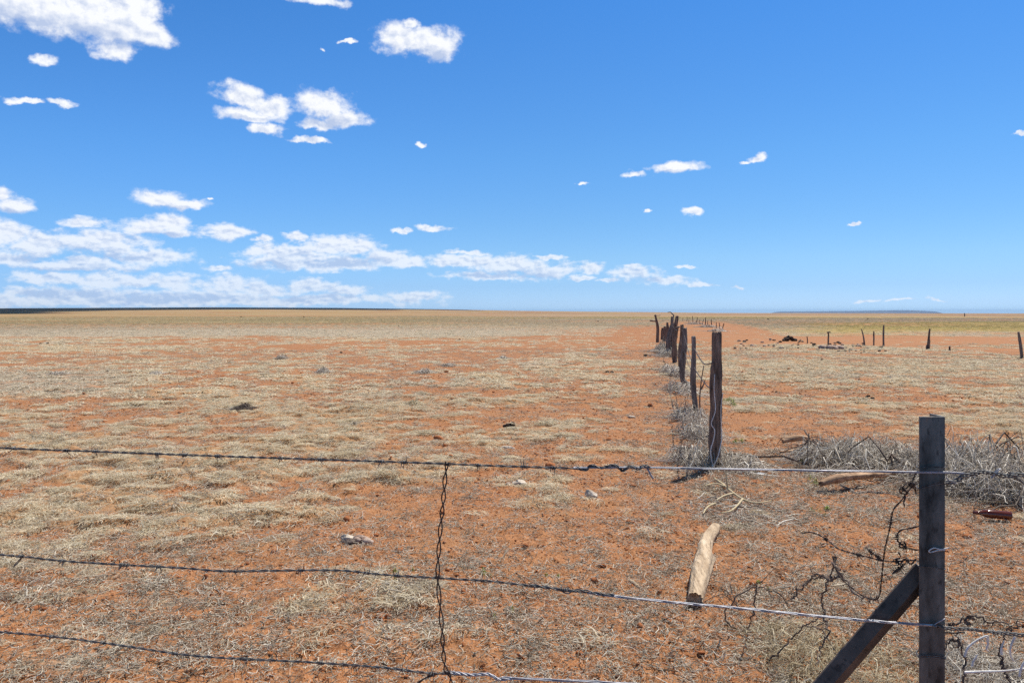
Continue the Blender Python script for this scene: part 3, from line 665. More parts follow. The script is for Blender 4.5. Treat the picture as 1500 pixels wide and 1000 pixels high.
# posts of the fence on the right
RF = [([(1213, 507), (1213.5, 495), (1213.5, 486.5)], 507, [2.6, 2.2, 2], M_WOOD_D, 'short post with a flat cap standing on a stony mound'),
      ([(1267, 505.5), (1265, 494), (1262, 482)], 505.5, [2.4, 2, 1.6], M_WOOD_G, 'thin stake leaning left on the far red strip'),
      ([(1279.5, 506), (1280, 495), (1280, 485)], 506, [2.2, 2.2, 2], M_WOOD_G, 'straight thin post between a leaning stake and a taller post'),
      ([(1294.5, 506), (1294, 492), (1294.5, 476)], 506, [2.8, 2.6, 2.2], M_WOOD_G, 'tallest of the thin posts beside the yellow-green field'),
      ([(1360, 512), (1360.5, 497), (1362, 481.5)], 512, [4, 3, 2.4], M_WOOD_D, 'lone upright post with a stub at its foot, above the steel post'),
      ([(1392.5, 514), (1391, 510), (1391.5, 507)], 514, [3, 2.6, 1.5], M_WOOD_D, 'short dark broken stump in the grass on the right'),
      ([(1498.5, 525.5), (1495, 505), (1492, 486)], 525.5, [4.5, 4, 3], M_WOOD_G, 'grey post leaning left at the right edge of the view'),
      ([(1183, 502), (1182.6, 497), (1182, 492.5)], 502, [1.8, 1.5, 1.2], M_WOOD_D, 'small thin stake right of the dark earth heap'),
      ([(1413, 463.5), (1413, 461), (1413, 458.6)], 463.5, [1.4, 1.4, 1.2], M_WOOD_D, 'tiny lone post far off on the right horizon')]
for i, (pp, bp, ww, mm, lb) in enumerate(RF):
    o = post(pp, bp, ww, 40 + i, mm, lb, group='posts of the fence on the right', rings=30, sides=12)
    if i == 0: child_tube(o, 'cap', [(1211.5, 487), (1214, 486.3), (1216.5, 486.6)], o.location[1], 0.04, M_WOOD_D)
    if i == 4: child_tube(o, 'stub', [(1357.5, 512), (1357.3, 509), (1357.5, 505)], o.location[1] - 0.02, 0.04, M_WOOD_D)
# the far stretch of the old fence, curving right and away
fp = [(1058, 484), (1054.5, 482), (1049, 480.3), (1043, 478.6), (1037, 476.8), (1033, 475.6), (1029, 474.6), (1025, 473.6), (1020, 472.6), (1015, 471.9), (1009, 471.4), (1006, 470.8), (1000, 470)]
pv, pf = trunk_vf(np.array([(0, 0, -0.3), (0.02, 0, 0.5), (-0.02, 0, 1.15)]), [0.07, 0.06, 0.05], 77, rings=14, sides=8)
pm = mesh_vf('wooden_post', pv, pf, [M_WOOD_D], True)
for i, (a, b) in enumerate(fp):
    x_, y_ = gp(a, b); o = add('wooden_post', pm, label='small far post of the old fence curving over the red rise', cat='fence post', group='far posts of the old fence'); rg = random.Random(i)
    o.location = (x_, y_, g1(x_, y_)); o.rotation_euler = (rg.gauss(0, .09), rg.gauss(0, .12), rg.random() * 6); k = rg.uniform(.6, 1.05); o.scale = (k, k, k * .85)

# ------------------------------------------------------------------ the near fence: steel post, brace, three strands
DP = 1.79
xl, xr = (1347.5 - 750) / F * DP, (1384.5 - 750) / F * DP
M_STEEL = plain('weathered_steel', (0.030, 0.029, 0.028), (0.19, 0.18, 0.165), 18, 0.5, 0.2, stretch=(1, 1, 0.35), bumpd=0.0006, spec=0.45, c3=(0.27, 0.17, 0.11))
M_STEELB = plain('rusted_steel', (0.055, 0.042, 0.034), (0.14, 0.105, 0.085), 12, 0.6, 0.2, stretch=(0.5, 1, 1), bumpd=0.0008, spec=0.4, c3=(0.20, 0.09, 0.045))
import bmesh
def prism(profile, z0, z1, bevel=0.0012):
    bm = bmesh.new(); a = [bm.verts.new((x, y, z0)) for x, y in profile]; b = [bm.verts.new((x, y, z1)) for x, y in profile]; n = len(a)
    bm.faces.new(a[::-1]); bm.faces.new(b)
    for i in range(n): bm.faces.new((a[i], a[(i + 1) % n], b[(i + 1) % n], b[i]))
    bmesh.ops.recalc_face_normals(bm, faces=bm.faces)
    bmesh.ops.bevel(bm, geom=bm.edges[:], offset=bevel, segments=2, affect='EDGES', profile=0.6); return bm
TOPZ = H - (610 - HOR) / F * DP; wdt = xr - xl; tk = 0.0055
bm = prism([(0, 0), (wdt, 0), (wdt, 0.058), (wdt - tk, 0.058), (wdt - tk, tk), (0, tk)], -0.4, TOPZ)
me = bpy.data.meshes.new('steel_post'); bm.to_mesh(me); bm.free(); me.materials.append(M_STEEL)
gz0 = g1(xl + wdt / 2, DP)
sp_ = empty('steel_post', (xl, DP, gz0), 'dark angle-iron corner post in the foreground with wires tied round it', 'steel post')
o = add('upright', me, sp_); o.location = (0, 0, -gz0)
# brace: angle iron with its ridge towards the camera
pa = np.array(at(1347, 855, DP + 0.02)); dirn = np.array(at(1222, 1000, DP + 0.02)) - pa; Lb = np.linalg.norm(dirn); dirn /= Lb; pa = pa - dirn * 0.033; Lb = (pa[2] - gz0 + 0.15) / -dirn[2]
bm = prism([(-0.027, 0.016), (0, 0), (0.027, 0.016), (0.027, 0.022), (0, 0.006), (-0.027, 0.022)], 0, Lb, 0.0008)
me = bpy.data.meshes.new('brace'); bm.to_mesh(me); bm.free(); me.materials.append(M_STEELB)
o = add('brace', me, sp_, label='rust-streaked diagonal angle-iron brace')
from mathutils import Matrix
zax = Vector(dirn); yax = Vector((0, 1, 0)); xax = yax.cross(zax).normalized(); yax = zax.cross(xax)
o.matrix_parent_inverse = Matrix(); o.matrix_local = Matrix.Translation(Vector(pa) - Vector((xl, DP, gz0))) @ Matrix(((xax[0], yax[0], zax[0]), (xax[1], yax[1], zax[1]), (xax[2], yax[2], zax[2]))).to_4x4()
def tie(py0, py1, dbl=False, m=M_WIRE):
    fr = DP - 0.0028; bk = DP + 0.061
    pts = [at(1349, py0, fr), at(1366, (py0 + py1) / 2 - 0.6, fr - 0.001), at(1385, py1, fr), (xr + 0.003, DP + 0.03, at(0, py1, DP)[2]), (xr, bk, at(0, py1, DP)[2]), (xl + 0.01, DP + 0.03, at(0, py0, DP)[2]), (xl - 0.003, DP + 0.002, at(0, py0, DP)[2]), at(1349, py0, fr)]
    p = spline(np.array(pts), 60) - np.array([xl, DP, gz0]); parts = [tube(p[None], np.full((1, 60), 0.0011), 6)]
    if dbl: q = p.copy(); q[:, 2] += 0.004; parts.append(tube(q[None], np.full((1, 60), 0.0011), 6))
    thing_mesh('wire_tie', parts, m, None, None, parent=sp_)
tie(715, 706.5); tie(829, 833.5); tie(962, 964, True); tie(684.5, 684, False)
p = spline(np.array([at(*q) for q in ((1390, 802, DP - .003), (1378, 804, DP - .005), (1368, 802, DP - .005), (1361, 806, DP - .005), (1363, 808.5, DP - .005), (1372, 806, DP - .005), (1384, 805, DP - .004))]), 40) - np.array([xl, DP, gz0])
thing_mesh('wire_clip', tube(p[None], np.full((1, 40), 0.0016), 6), M_PALE, None, None, parent=sp_)

def strand_pts(ctrl, step=0.004):
    p = spline(np.array(ctrl), 400); L = np.concatenate([[0], np.cumsum(np.linalg.norm(np.diff(p, axis=0), axis=1))])
    n = max(8, int(L[-1] / step)); s = np.linspace(0, L[-1], n); return np.stack([np.interp(s, L, p[:, i]) for i in range(3)], -1), s
def frame(p):
    T = np.gradient(p, axis=0); T /= np.linalg.norm(T, axis=1, keepdims=True); up = np.array([0, 0, 1.0])
    if abs(T[:, 2]).mean() > 0.8: up = np.array([0, 1.0, 0])
    A = np.cross(T, up); A /= np.linalg.norm(A, axis=1, keepdims=True); return T, A, np.cross(T, A)
def twisted(ctrl, rad, off, pitch, n=2, step=0.004, wob=0.0, seed=0, sides=6, radf=None):
    p, s = strand_pts(ctrl, step); T, A, B = frame(p); parts = []
    ph = 2 * np.pi * s / pitch + fbm(s * 3, s * 0 + seed, 2, seed) * 6
    of = off * (1 + fbm(s * 7, s * 0 + 3, 2, seed + 3) * wob)
    for k in range(n):
        a = ph + 2 * np.pi * k / n; q = p + (np.cos(a) * of)[:, None] * A + (np.sin(a) * of)[:, None] * B
        parts.append(tube(q[None], np.full((1, len(q)), rad), sides))
    return join(parts), p, T, A, B
def barb_vf(c, T, A, B, seed, rad=0.0012):
    g = np.random.default_rng(seed); parts = []
    for k in range(2):                                     # two wires wound round the strand, each ending in two spikes
        th = np.linspace(0, 2 * np.pi * 1.6, 16) + g.uniform(0, 6.28); w_ = np.linspace(-0.004, 0.004, 16) + (k - .5) * 0.005
        q = c + w_[:, None] * T + 0.0038 * (np.cos(th)[:, None] * A + np.sin(th)[:, None] * B)
        e0 = q[0] + (q[0] - c) / np.linalg.norm(q[0] - c) * 0.003 + (np.cos(th[0] - 1.2) * A + np.sin(th[0] - 1.2) * B) * 0.014
        e1 = q[-1] + (q[-1] - c) / np.linalg.norm(q[-1] - c) * 0.003 + (np.cos(th[-1] + 1.2) * A + np.sin(th[-1] + 1.2) * B) * 0.014
        q = np.vstack([e0, q, e1]); r = np.full(18, rad); r[0] = r[-1] = rad * 0.35; parts.append(tube(q[None], r[None], 6))
    return join(parts)
def dep(px): return 1.0 / np.interp(px, [-300, 0, 655, 1365, 1700], [1 / 2.24, 1 / 2.11, 1 / 1.89, 1 / 1.782, 1 / 1.73])
def wire_line(pxs): return [at(a, b, dep(a)) for a, b in pxs]
def barbed(label, line, barbs, x_end, extra):
    ctrl = wire_line(line); o_ = np.array(ctrl[len(ctrl) // 2]); root = empty('barbed_wire', tuple(o_), label, 'barbed wire', 'barbed wires of the near fence')
    (vf, p, T, A, B) = twisted([c for c in ctrl if c[0] <= x_end + 1e-4], 0.00155, 0.0017, 0.062, wob=0.3, seed=len(line)); thing_mesh('strand', (vf[0] - o_, vf[1]), M_WIRE, None, None, parent=root)
    for i, bx in enumerate(barbs):
        k = int(np.argmin(np.abs(p[:, 0] / p[:, 1] * F + 750 - bx))); v, f = barb_vf(p[k], T[k], A[k], B[k], 900 + i * 7 + len(line)); thing_mesh('barb', (v - o_, f), M_WIRE, None, None, parent=root)
    for nm, ct, rad, off, pitch, n, m, wb in extra:
        (v, f), *_ = twisted(wire_line(ct) if len(ct[0]) == 2 else [at(*q) for q in ct], rad, off, pitch, n, wob=wb, seed=int(ct[0][0])); thing_mesh(nm, (v - o_, f), m, None, None, parent=root)
    return root
topl = [(-260, 640), (0, 655.5), (140, 661), (300, 667), (450, 672), (600, 677), (655, 679), (700, 681), (790, 684), (850, 686)]
barbed('highest barbed wire, turning to smooth bright wire beside the steel post', topl, [20, 96, 138, 230, 270, 318, 411, 470, 560, 592, 700, 768, 812], at(850, 686, dep(850))[0],
       [('splice', [(845, 685), (858, 688), (866, 681), (880, 685), (900, 681), (912, 689), (922, 683), (935, 686), (943, 682), (952, 685)], 0.0017, 0.0026, 0.045, 3, M_WIRE, 0.8),
        ('smooth_wire', [(840, 685), (945, 684.5), (1045, 686.5), (1200, 689), (1347, 691.3), (1386, 691.6), (1412, 693)], 0.0013, 0.0014, 0.9, 3, M_WIRE_S, 0.2),
        ('wire_end', [(945, 683), (950, 689), (953, 695), (957, 701)], 0.0011, 0.0014, 0.3, 3, M_WIRE_S, 0.2),
        ('splice', [(1385, 707), (1400, 704), (1410, 697), (1425, 694), (1440, 691), (1458, 694), (1475, 697), (1495, 695), (1540, 699), (1700, 706)], 0.0018, 0.0036, 0.06, 3, M_WIRE, 0.9),
        ('wire_end', [(1385, 698), (1391, 704), (1400, 707)], 0.0012, 0.001, 0.3, 1, M_WIRE_S, 0), ('wire_end', [(1476, 690), (1486, 697), (1500, 709)], 0.0013, 0.0018, 0.1, 2, M_WIRE, 0.2),
        ('wire_end', [(1452, 700), (1461, 689), (1466, 686)], 0.0012, 0.0016, 0.1, 2, M_WIRE_S, 0)])
midl = [(-260, 797), (0, 812), (80, 820), (150, 825), (260, 831), (330, 836), (420, 835), (500, 835), (560, 841), (640, 846), (720, 851), (790, 859), (850, 866), (900, 871)]
barbed('middle barbed wire, sagging and passing in front of the fallen log', midl, [32, 92, 178, 186, 232, 345, 440, 537, 582, 708, 778, 826], at(900, 871, dep(900))[0],
       [('splice', [(780, 857), (815, 862), (830, 867), (850, 864), (870, 868), (885, 872)], 0.0016, 0.0028, 0.05, 2, M_WIRE, 0.9),
        ('smooth_wire', [(860, 868), (910, 874), (1000, 883), (1080, 890), (1200, 902), (1290, 910), (1347, 914), (1372, 916)], 0.0014, 0.0019, 0.25, 3, M_WIRE_S, 0.3),
        ('splice', [(1365, 915), (1392, 920), (1420, 921), (1460, 926), (1500, 930), (1700, 950)], 0.0016, 0.0029, 0.055, 3, M_WIRE, 0.8),
        ('wire_end', [(1384, 925.5), (1398, 926), (1413, 925)], 0.0014, 0.001, 0.2, 1, M_WIRE_D, 0), ('wire_end', [(32, 816), (26, 823), (20, 829)], 0.0013, 0.0016, 0.1, 2, M_WIRE, 0), ('wire_end', [(1368, 914), (1376, 909), (1384, 905)], 0.0012, 0.001, 0.1, 1, M_WIRE_S, 0)])
lowl = [(-260, 905), (0, 925), (80, 932), (180, 945), (260, 957), (330, 963), (450, 969), (560, 977), (625, 985), (655, 986), (690, 988)]
barbed('lowest barbed wire along the bottom of the view', lowl, [75, 150, 258, 360, 470, 590, 632], at(690, 988, dep(690))[0],
       [('splice', [(650, 985), (668, 985), (690, 988), (715, 987), (730, 994), (750, 993)], 0.0018, 0.0026, 0.05, 3, M_WIRE_S, 0.8),
        ('smooth_wire', [(735, 992), (800, 995), (870, 998), (1000, 1006), (1365, 1028), (1700, 1050)], 0.0015, 0.002, 0.3, 3, M_WIRE_S, 0.2), ('wire_end', [(650, 986), (636, 987), (622, 993), (612, 1000)], 0.0015, 0.0016, 0.08, 2, M_WIRE_D, 0)])
# the hanging stay of two wires twisted like a chain
sl = [(655, 676), (652, 700), (649, 735), (646, 765), (643, 800), (641, 845), (644, 880), (647, 915), (649, 950), (652, 978), (659, 990), (661, 1010), (664, 1060)]
(v, f), *_ = twisted([at(a, b, 1.883) for a, b in sl], 0.0017, 0.0044, 0.094, 2, 0.003, 0.15, 5, 7)
o_ = np.array(at(641, 845, 1.883)); r_ = empty('wire_stay', tuple(o_), 'upright twisted wire stay tying the three barbed wires together', 'wire stay'); thing_mesh('twisted_wire', (v - o_, f), M_WIRE_D, None, None, parent=r_)
for py_ in (680, 845, 984):
    px_ = float(np.interp(py_, [q[1] for q in sl], [q[0] for q in sl])); th = np.linspace(0, 4 * np.pi, 30)
    q = np.array(at(px_, py_, 1.887)) + np.stack([np.cos(th) * .0065, np.sin(th) * .006, (th / 12.6 - .5) * .008], -1) - o_
    thing_mesh('knot', tube(q[None], np.full((1, 30), .0013), 6), M_WIRE_D, None, None, parent=r_)

# loose, rusted wire and brambles round the steel post
def loose(label, lines, rad=0.0011, off=0.0012, barbs=(), m=None):
    parts = []; m = m or M_WIRE_D
    for li, ln in enumerate(lines):
        (v, f), p, T, A, B = twisted([at(*q) for q in ln], rad, off, 0.06, 2, wob=0.6, seed=li + 2); parts.append((v, f))
        for b in barbs:
            k = int(b * (len(p) - 1)); parts.append(barb_vf(p[k], T[k], A[k], B[k], int(b * 100) + li, 0.0011))
    return thing_mesh('loose_wire', parts, m, label, 'wire', 'loose ends of old wire hanging at the steel post')
loose('tangled rusty wire end hanging from the steel post below the bright wire',
      [[(1347, 707, 1.80), (1338, 711, 1.80), (1328, 722, 1.81), (1320, 733, 1.82), (1308, 748, 1.83), (1303, 775, 1.84), (1297, 800, 1.85), (1294, 820, 1.86), (1291, 850, 1.87), (1288, 872, 1.88), (1281, 877, 1.9), (1265, 873, 1.95), (1245, 858, 1.98), (1231, 845, 2.0), (1222, 828, 2.02)],
       [(1341, 693, 1.8), (1336, 705, 1.8), (1327, 715, 1.8), (1321, 712, 1.79), (1318, 720, 1.79), (1326, 725, 1.8), (1324, 735, 1.8), (1325, 742, 1.8)],
       [(1330, 722, 1.8), (1322, 714, 1.79), (1331, 706, 1.79), (1339, 712, 1.79), (1342, 724, 1.8)]], barbs=(0.25,))
loose('short curled rusty wire looping out of the post above the brace', [[(1347, 770, 1.80), (1335, 773, 1.81), (1320, 776, 1.82), (1314, 784, 1.83), (1316, 793, 1.83), (1324, 799, 1.83), (1333, 803, 1.82), (1347, 806, 1.80)],
      [(1318, 794, 1.82), (1324, 793, 1.82), (1327, 800, 1.82), (1320, 802, 1.82), (1317, 797, 1.82), (1325, 796, 1.82)]], barbs=(0.5,))
loose('rusty barbed strand reaching left from the post just above the brace', [[(1347, 821, 1.80), (1330, 820, 1.81), (1310, 822, 1.82), (1290, 820, 1.84), (1270, 815, 1.88), (1250, 810, 1.93), (1228, 803, 2.0), (1215, 793, 2.05), (1200, 783, 2.1), (1186, 779, 2.15), (1175, 781, 2.2)],
      [(1342, 818, 1.8), (1334, 826, 1.8), (1326, 818, 1.8), (1318, 826, 1.81), (1312, 819, 1.81), (1319, 816, 1.81), (1316, 808, 1.81)], [(1325, 826, 1.81), (1316, 834, 1.81), (1307, 840, 1.81)], [(1294, 820, 1.83), (1280, 811, 1.86), (1268, 801, 1.88)]], barbs=(0.35, 0.7))
gd = lambda py: H * F / (py - HOR)
def vine(label, lines, rad, m=M_BRUSHD, name='bramble', cat='bramble', group='dead brambles near the steel post', n=36):
    return curve_thing(name, lines, rad, m, label, cat, n=n, sides=6, group=group)
vine('dark thorny shoot rising left of the brace with a hooked arm', [[(1208, 905, 3.2), (1204, 880, 3.2), (1210, 860, 3.1), (1216, 840, 3.1), (1223, 818, 3.0), (1225, 815, 3.0)], [(1222, 818, 3.0), (1228, 835, 2.9), (1240, 850, 2.9), (1258, 872, 2.8), (1280, 880, 2.7), (1288, 873, 2.6)],
      [(1212, 850, 3.1), (1225, 845, 3.0), (1232, 842, 3.0)], [(1212, 848, 3.1), (1195, 843, 3.2), (1180, 855, 3.3), (1160, 872, 3.4)], [(1208, 905, 3.2), (1212, 925, 3.1), (1203, 945, 3.1), (1196, 975, 3.0)]], 0.0042)
vine('dark arched bramble loops right of the fallen log', [[(1095, 925, 3.85), (1070, 915, 3.8), (1062, 900, 3.7), (1072, 880, 3.6), (1090, 866, 3.6), (1108, 860, 3.6), (1130, 864, 3.6), (1145, 874, 3.6), (1155, 888, 3.7)], [(1108, 857, 3.6), (1106, 885, 3.7), (1102, 905, 3.7), (1092, 928, 3.85)],
      [(1158, 880, 3.4), (1172, 862, 3.4), (1190, 847, 3.4), (1208, 844, 3.3)], [(1122, 972, 3.5), (1140, 955, 3.4), (1165, 930, 3.4), (1185, 913, 3.3), (1205, 900, 3.2)]], 0.0042)
vine('dark forked bramble stems standing right of the steel post', [[(1412, 1010, 2.6), (1411, 985, 2.6), (1413, 965, 2.6), (1406, 945, 2.6), (1403, 930, 2.6), (1398, 915, 2.6)], [(1388, 918, 2.6), (1400, 911, 2.6), (1412, 905, 2.6), (1428, 903, 2.6), (1445, 908, 2.6), (1470, 912, 2.6), (1483, 918, 2.6)],
      [(1467, 975, 2.6), (1466, 950, 2.6), (1471, 930, 2.6), (1482, 920, 2.6), (1500, 908, 2.6)], [(1467, 970, 2.6), (1475, 990, 2.6), (1482, 1010, 2.6)], [(1406, 945, 2.6), (1395, 935, 2.6), (1386, 950, 2.6)], [(1418, 915, 2.6), (1416, 908, 2.6), (1421, 903, 2.6), (1426, 907, 2.6)]], 0.0038)
vine('white bleached curly stems curving at the bottom right corner', [[(1413, 961, 2.45), (1418, 948, 2.45), (1430, 938, 2.45), (1444, 931, 2.45), (1448, 932, 2.45)], [(1446, 933, 2.45), (1447, 943, 2.45), (1445, 950, 2.45), (1448, 953, 2.45)], [(1467, 958, 2.45), (1467, 948, 2.45), (1471, 938, 2.45)],
      [(1487, 932, 2.45), (1481, 945, 2.45), (1480, 958, 2.45), (1485, 968, 2.45)], [(1424, 975, 2.45), (1426, 968, 2.45), (1432, 958, 2.45)], [(1413, 984, 2.45), (1440, 983, 2.45), (1470, 982, 2.45), (1505, 978, 2.45)], [(1493, 990, 2.4), (1497, 975, 2.4), (1503, 965, 2.4)]], 0.0042, M_PALE, 'curly_stem', 'dry stems', None)
def flat(pts, lift=0.02): return [((a), b, gd(b) - lift * 3) for a, b in pts]
curve_thing('dry_branch', [flat([(1046, 700), (1058, 708), (1070, 718), (1085, 729), (1100, 735), (1112, 736), (1130, 733)]), [(1066, 716, 6.75), (1064, 700, 6.75), (1063, 685, 6.75), (1062, 675, 6.75)], flat([(1088, 730), (1080, 740), (1070, 748), (1056, 751)]), flat([(1048, 737), (1040, 740), (1034, 745), (1030, 752)]), flat([(1075, 722), (1060, 726), (1050, 732)]), flat([(1062, 712), (1048, 708), (1032, 711)])], 0.0095, M_STEM, 'yellow dry forked branch lying on the litter below the thick post', 'branch', n=24)

# ------------------------------------------------------------------ logs, sticks, stones
def lying(name, label, cat, pts, w_px, m, seed, lift=0.4, **kw):
    P3 = []; 
    for a, b in pts: x_, y_ = gp(a, b); P3.append((x_, y_))
    s = np.mean([gd(b) for _, b in pts]) / F; rad = [q * s / 2 for q in w_px]
    P3 = [(x_, y_, g1(x_, y_) + r * lift * 2) for (x_, y_), r in zip(P3, np.interp(np.linspace(0, 1, len(P3)), np.linspace(0, 1, len(rad)), rad))]
    o_ = np.array([P3[0][0], P3[0][1], g1(P3[0][0], P3[0][1])]); v, f = trunk_vf(np.array(P3), rad, seed, **kw)
    o = thing_mesh(name, (v - o_, f), m, label, cat); o.location = tuple(o_); return o
lying('fallen_log', 'bleached barkless log lying end-on beyond the middle wire', 'log', [(1018, 890), (1024, 862), (1031, 830), (1033, 812), (1036, 796), (1048, 774)], [20, 25, 26, 19, 20, 17], M_LOG, 61, lift=0.42, rings=80, sides=36, knots=7, grain=0.22, jag=0.015, taper_noise=0.05)
lying('broken_branch', 'long pale split branch lying left of the steel post', 'branch', [(1201, 722), (1225, 719), (1255, 714), (1290, 707), (1326, 699)], [8, 13, 11, 10, 6], M_STICK, 63, lift=1.5, rings=60, sides=18, grain=0.3, jag=0.05)
lying('wood_chunk', 'short brown wood piece lying left of the brush heap', 'wood piece', [(1147, 658.5), (1165, 657), (1182, 655.5)], [7, 9, 7], M_STICK, 65, lift=1.8, rings=30, sides=14, grain=0.3)
lying('wood_chunk', 'thin dark stick just below the short brown wood piece', 'wood piece', [(1144, 668), (1160, 666), (1180, 661)], [3.5, 4, 3], M_STICK, 67, lift=1.5, rings=30, sides=12, grain=0.3)
lying('wood_chunk', 'small yellow splinter lying left of the fallen log', 'wood piece', [(922, 851), (929, 855), (937, 859)], [4, 5, 3], M_LOG, 69, rings=20, sides=10)
lying('fallen_stick', 'crooked dark stick on the litter right of the long split branch', 'stick', [(1232, 713), (1246, 718), (1254, 723), (1270, 722), (1290, 725), (1318, 726)], [4, 3.4, 3, 3, 3, 2], M_WOOD_G, 71, rings=50, sides=10)
def stone(label, px, py, size_px, m, seed, name='stone', cat='stone', group=None, asp=(1, 0.8, 0.6), sink=0.25):
    x_, y_ = gp(px, py); s = y_ / F * size_px / 2; v, f = rock_vf((s * asp[0], s * asp[1], s), seed, 4 if size_px > 12 else 3, 0.5, asp[2])
    o = thing_mesh(name, (v, f), m, label, cat, group, smooth=size_px < 12); o.location = (x_, y_, g1(x_, y_) + s * asp[2] * (0.8 - sink)); return o
stone('pale grey stone with a flat top below the top wire', 762, 712, 24, M_ROCK, 81); stone('small dark stone touching the flat-topped pale stone', 745, 713, 11, M_ROCK_R, 82)
stone('whitish angular stone right of the flat-topped one', 865, 731, 22, M_ROCK, 83, asp=(1, .8, .75)); stone('tiny grey stone at the left foot of the whitish stone', 852, 733, 7, M_ROCK, 84)
stone('pale streaked stone at the left end of the small stone group', 508, 795, 22, M_ROCK, 85, asp=(1, .8, .75), group='stones and clods in the small heap'); stone('reddish flat stone in the middle of the small stone group', 521, 792, 20, M_ROCK_R, 86, asp=(1, .6, .4), group='stones and clods in the small heap')
stone('dark clod under the streaked stones', 513, 800, 20, M_ROCK_D, 87, asp=(1, .7, .5), group='stones and clods in the small heap'); stone('small pale stone at the right end of the stone group', 534, 800, 10, M_ROCK, 88, group='stones and clods in the small heap')
stone('rust-brown clod beyond the small stone group', 551, 785, 9, M_CLOD, 89); stone('orange clod in the near right foreground', 1168, 1000, 12, M_CLOD, 90)
stone('white pebble on bare soil left of the twisted stay', 587, 774, 5, M_ROCK, 91); stone('small pale stone on the bare strip left of the old fence', 925, 609, 13, M_ROCK, 92, asp=(1, .5, .35))
stone('thin pale flat stone below the dark dung pat', 745, 661, 22, M_ROCK, 93, asp=(1, .4, .25)); stone('rust-brown flat clod shadowed under the top wire', 806, 688, 20, M_CLOD, 94, asp=(1, .5, .4))
def heap(name, label, cat, px, py, wpx, hpx, m, seed, k=9, group=None):
    x_, y_ = gp(px, py); s = y_ / F; g = np.random.default_rng(seed); parts = []
    for i in range(k):
        q = wpx * s * g.uniform(.10, .22); v, f = rock_vf((q, q * .8, q), seed * 20 + i, 2, 0.7, 0.7, 5); u = g.uniform(-1, 1)
        parts.append((v + np.array([u * wpx * s * .40, g.normal(0, .07) * wpx * s, max(0, (1 - abs(u)) * hpx * s - q * .6) + q * .2]), f))
    o = thing_mesh(name, parts, m, label, cat, group, smooth=False); o.location = (x_, y_, g1(x_, y_)); return o
heap('dung_pile', 'dark dry dung pat in the middle of the straw, above the top wire', 'dung', 749, 625, 26, 6, M_DUNG, 3)
heap('dung_pile', 'small dark dung lump on straw in the left middle distance', 'dung', 518, 626, 10, 4, M_DUNG, 4); heap('dung_pile', 'dark clump in the red patch on the left', 'dung', 372, 838, 10, 4, M_DUNG, 6)
heap('dung_pile', 'grey-black lump on the straw slope right of the old fence', 'dung', 1272, 583, 15, 5, M_DUNG, 7); heap('dung_pile', 'black speck-like dung right of the thick post top', 'dung', 1114, 543, 8, 3, M_DUNG, 8)
heap('stone_fragments', 'scatter of small pale fragments right of the small stone group', 'stone fragments', 535, 797, 44, 3, M_ROCK_R, 21, 12); heap('soil_lumps', 'row of reddish soil lumps below the small stone group', 'soil lumps', 560, 905, 30, 4, M_CLOD, 22, 7)
heap('earth_heap', 'dark earth heap at the near edge of the red strip', 'earth heap', 1156, 500, 22, 8, M_DUNG, 9, 16); heap('earth_heap', 'smaller brown heap right of the dark earth heap', 'earth heap', 1173, 501, 9, 4, M_ROCK_D, 10)
heap('earth_heap', 'stony mound round the foot of the capped post', 'earth heap', 1218, 511, 34, 4.5, M_ROCK_R, 12, 20)
g = np.random.default_rng(6)
for i in range(80):
    px_ = g.uniform(1075, 1300); py_ = 496 + g.uniform(0, 12) + max(0, px_ - 1180) * 0.06 + abs(g.normal(0, 4))
    stone(['dark grey', 'reddish brown', 'blackish'][i % 3] + ' stone by the red strip, ' + ('left of the dark earth heap' if px_ < 1145 else 'between dark earth heap and capped post' if px_ < 1210 else 'right of the capped post'), px_, py_, g.uniform(2.5, 6.5), [M_ROCK_D, M_ROCK_R, M_DUNG][i % 3], 700 + i, group='stones along the edge of the red strip')
for i, (a, b, s) in enumerate(((946, 522, 7), (952, 523, 4), (972, 530, 4), (157, 545, 6), (163, 488.5, 3.5), (157, 488, 2.5), (353, 465, 3), (445, 465, 3), (1271, 467, 3), (1125, 468, 3), (584, 478, 3), (876, 471, 3), (673, 497, 3.5), (890, 545, 6), (897, 545, 6), (1204, 528, 5), (500, 517, 5), (60, 505, 5), (70, 505, 5))):
    stone('small dark lump dotting the ' + ('nearer straw ground' if b > 515 else 'distant plain') + (' left of the old fence' if a < 960 else ' right of the old fence'), a, b, s, M_DUNG, 800 + i, 'dark_lump', 'lump', 'dark lumps dotting the plain')

# brown glass bottle lying on the ground
def bottle():
    prof = [(0.0, 0.0), (.030, 0.0), (.0315, .004), (.0315, .155), (.030, .170), (.022, .195), (.0145, .212), (.013, .225), (.0125, .25), (.0145, .252), (.0145, .262), (.012, .264), (.010, .262), (.010, .20)]
    n = 28; th = np.arange(n) * 2 * np.pi / n; V = np.array([[r * math.cos(a), r * math.sin(a), z] for r, z in prof for a in th])
    i = np.arange(len(prof) - 1)[:, None] * n; j = np.arange(n)[None, :]; jn = (j + 1) % n
    return V, np.stack([i + j, i + jn, i + n + jn, i + n + j], -1).reshape(-1, 4)
m, t, b = mat('brown_glass'); b.inputs['Base Color'].default_value = (0.16, 0.03, 0.012, 1); b.inputs['Roughness'].default_value = 0.12; b.inputs['Transmission Weight'].default_value = 0.25; b.inputs['Coat Weight'].default_value = 0.5
v, f = bottle(); bo = thing_mesh('glass_bottle', (v, f), m, 'brown glass bottle lying on bare soil right of the steel post', 'bottle')
x_, y_ = gp(1481, 766); bo.location = (x_, y_, g1(x_, y_) + 0.045); bo.rotation_euler = (0, R(-88), R(-14)); bo.scale = (1, 1, 0.98)
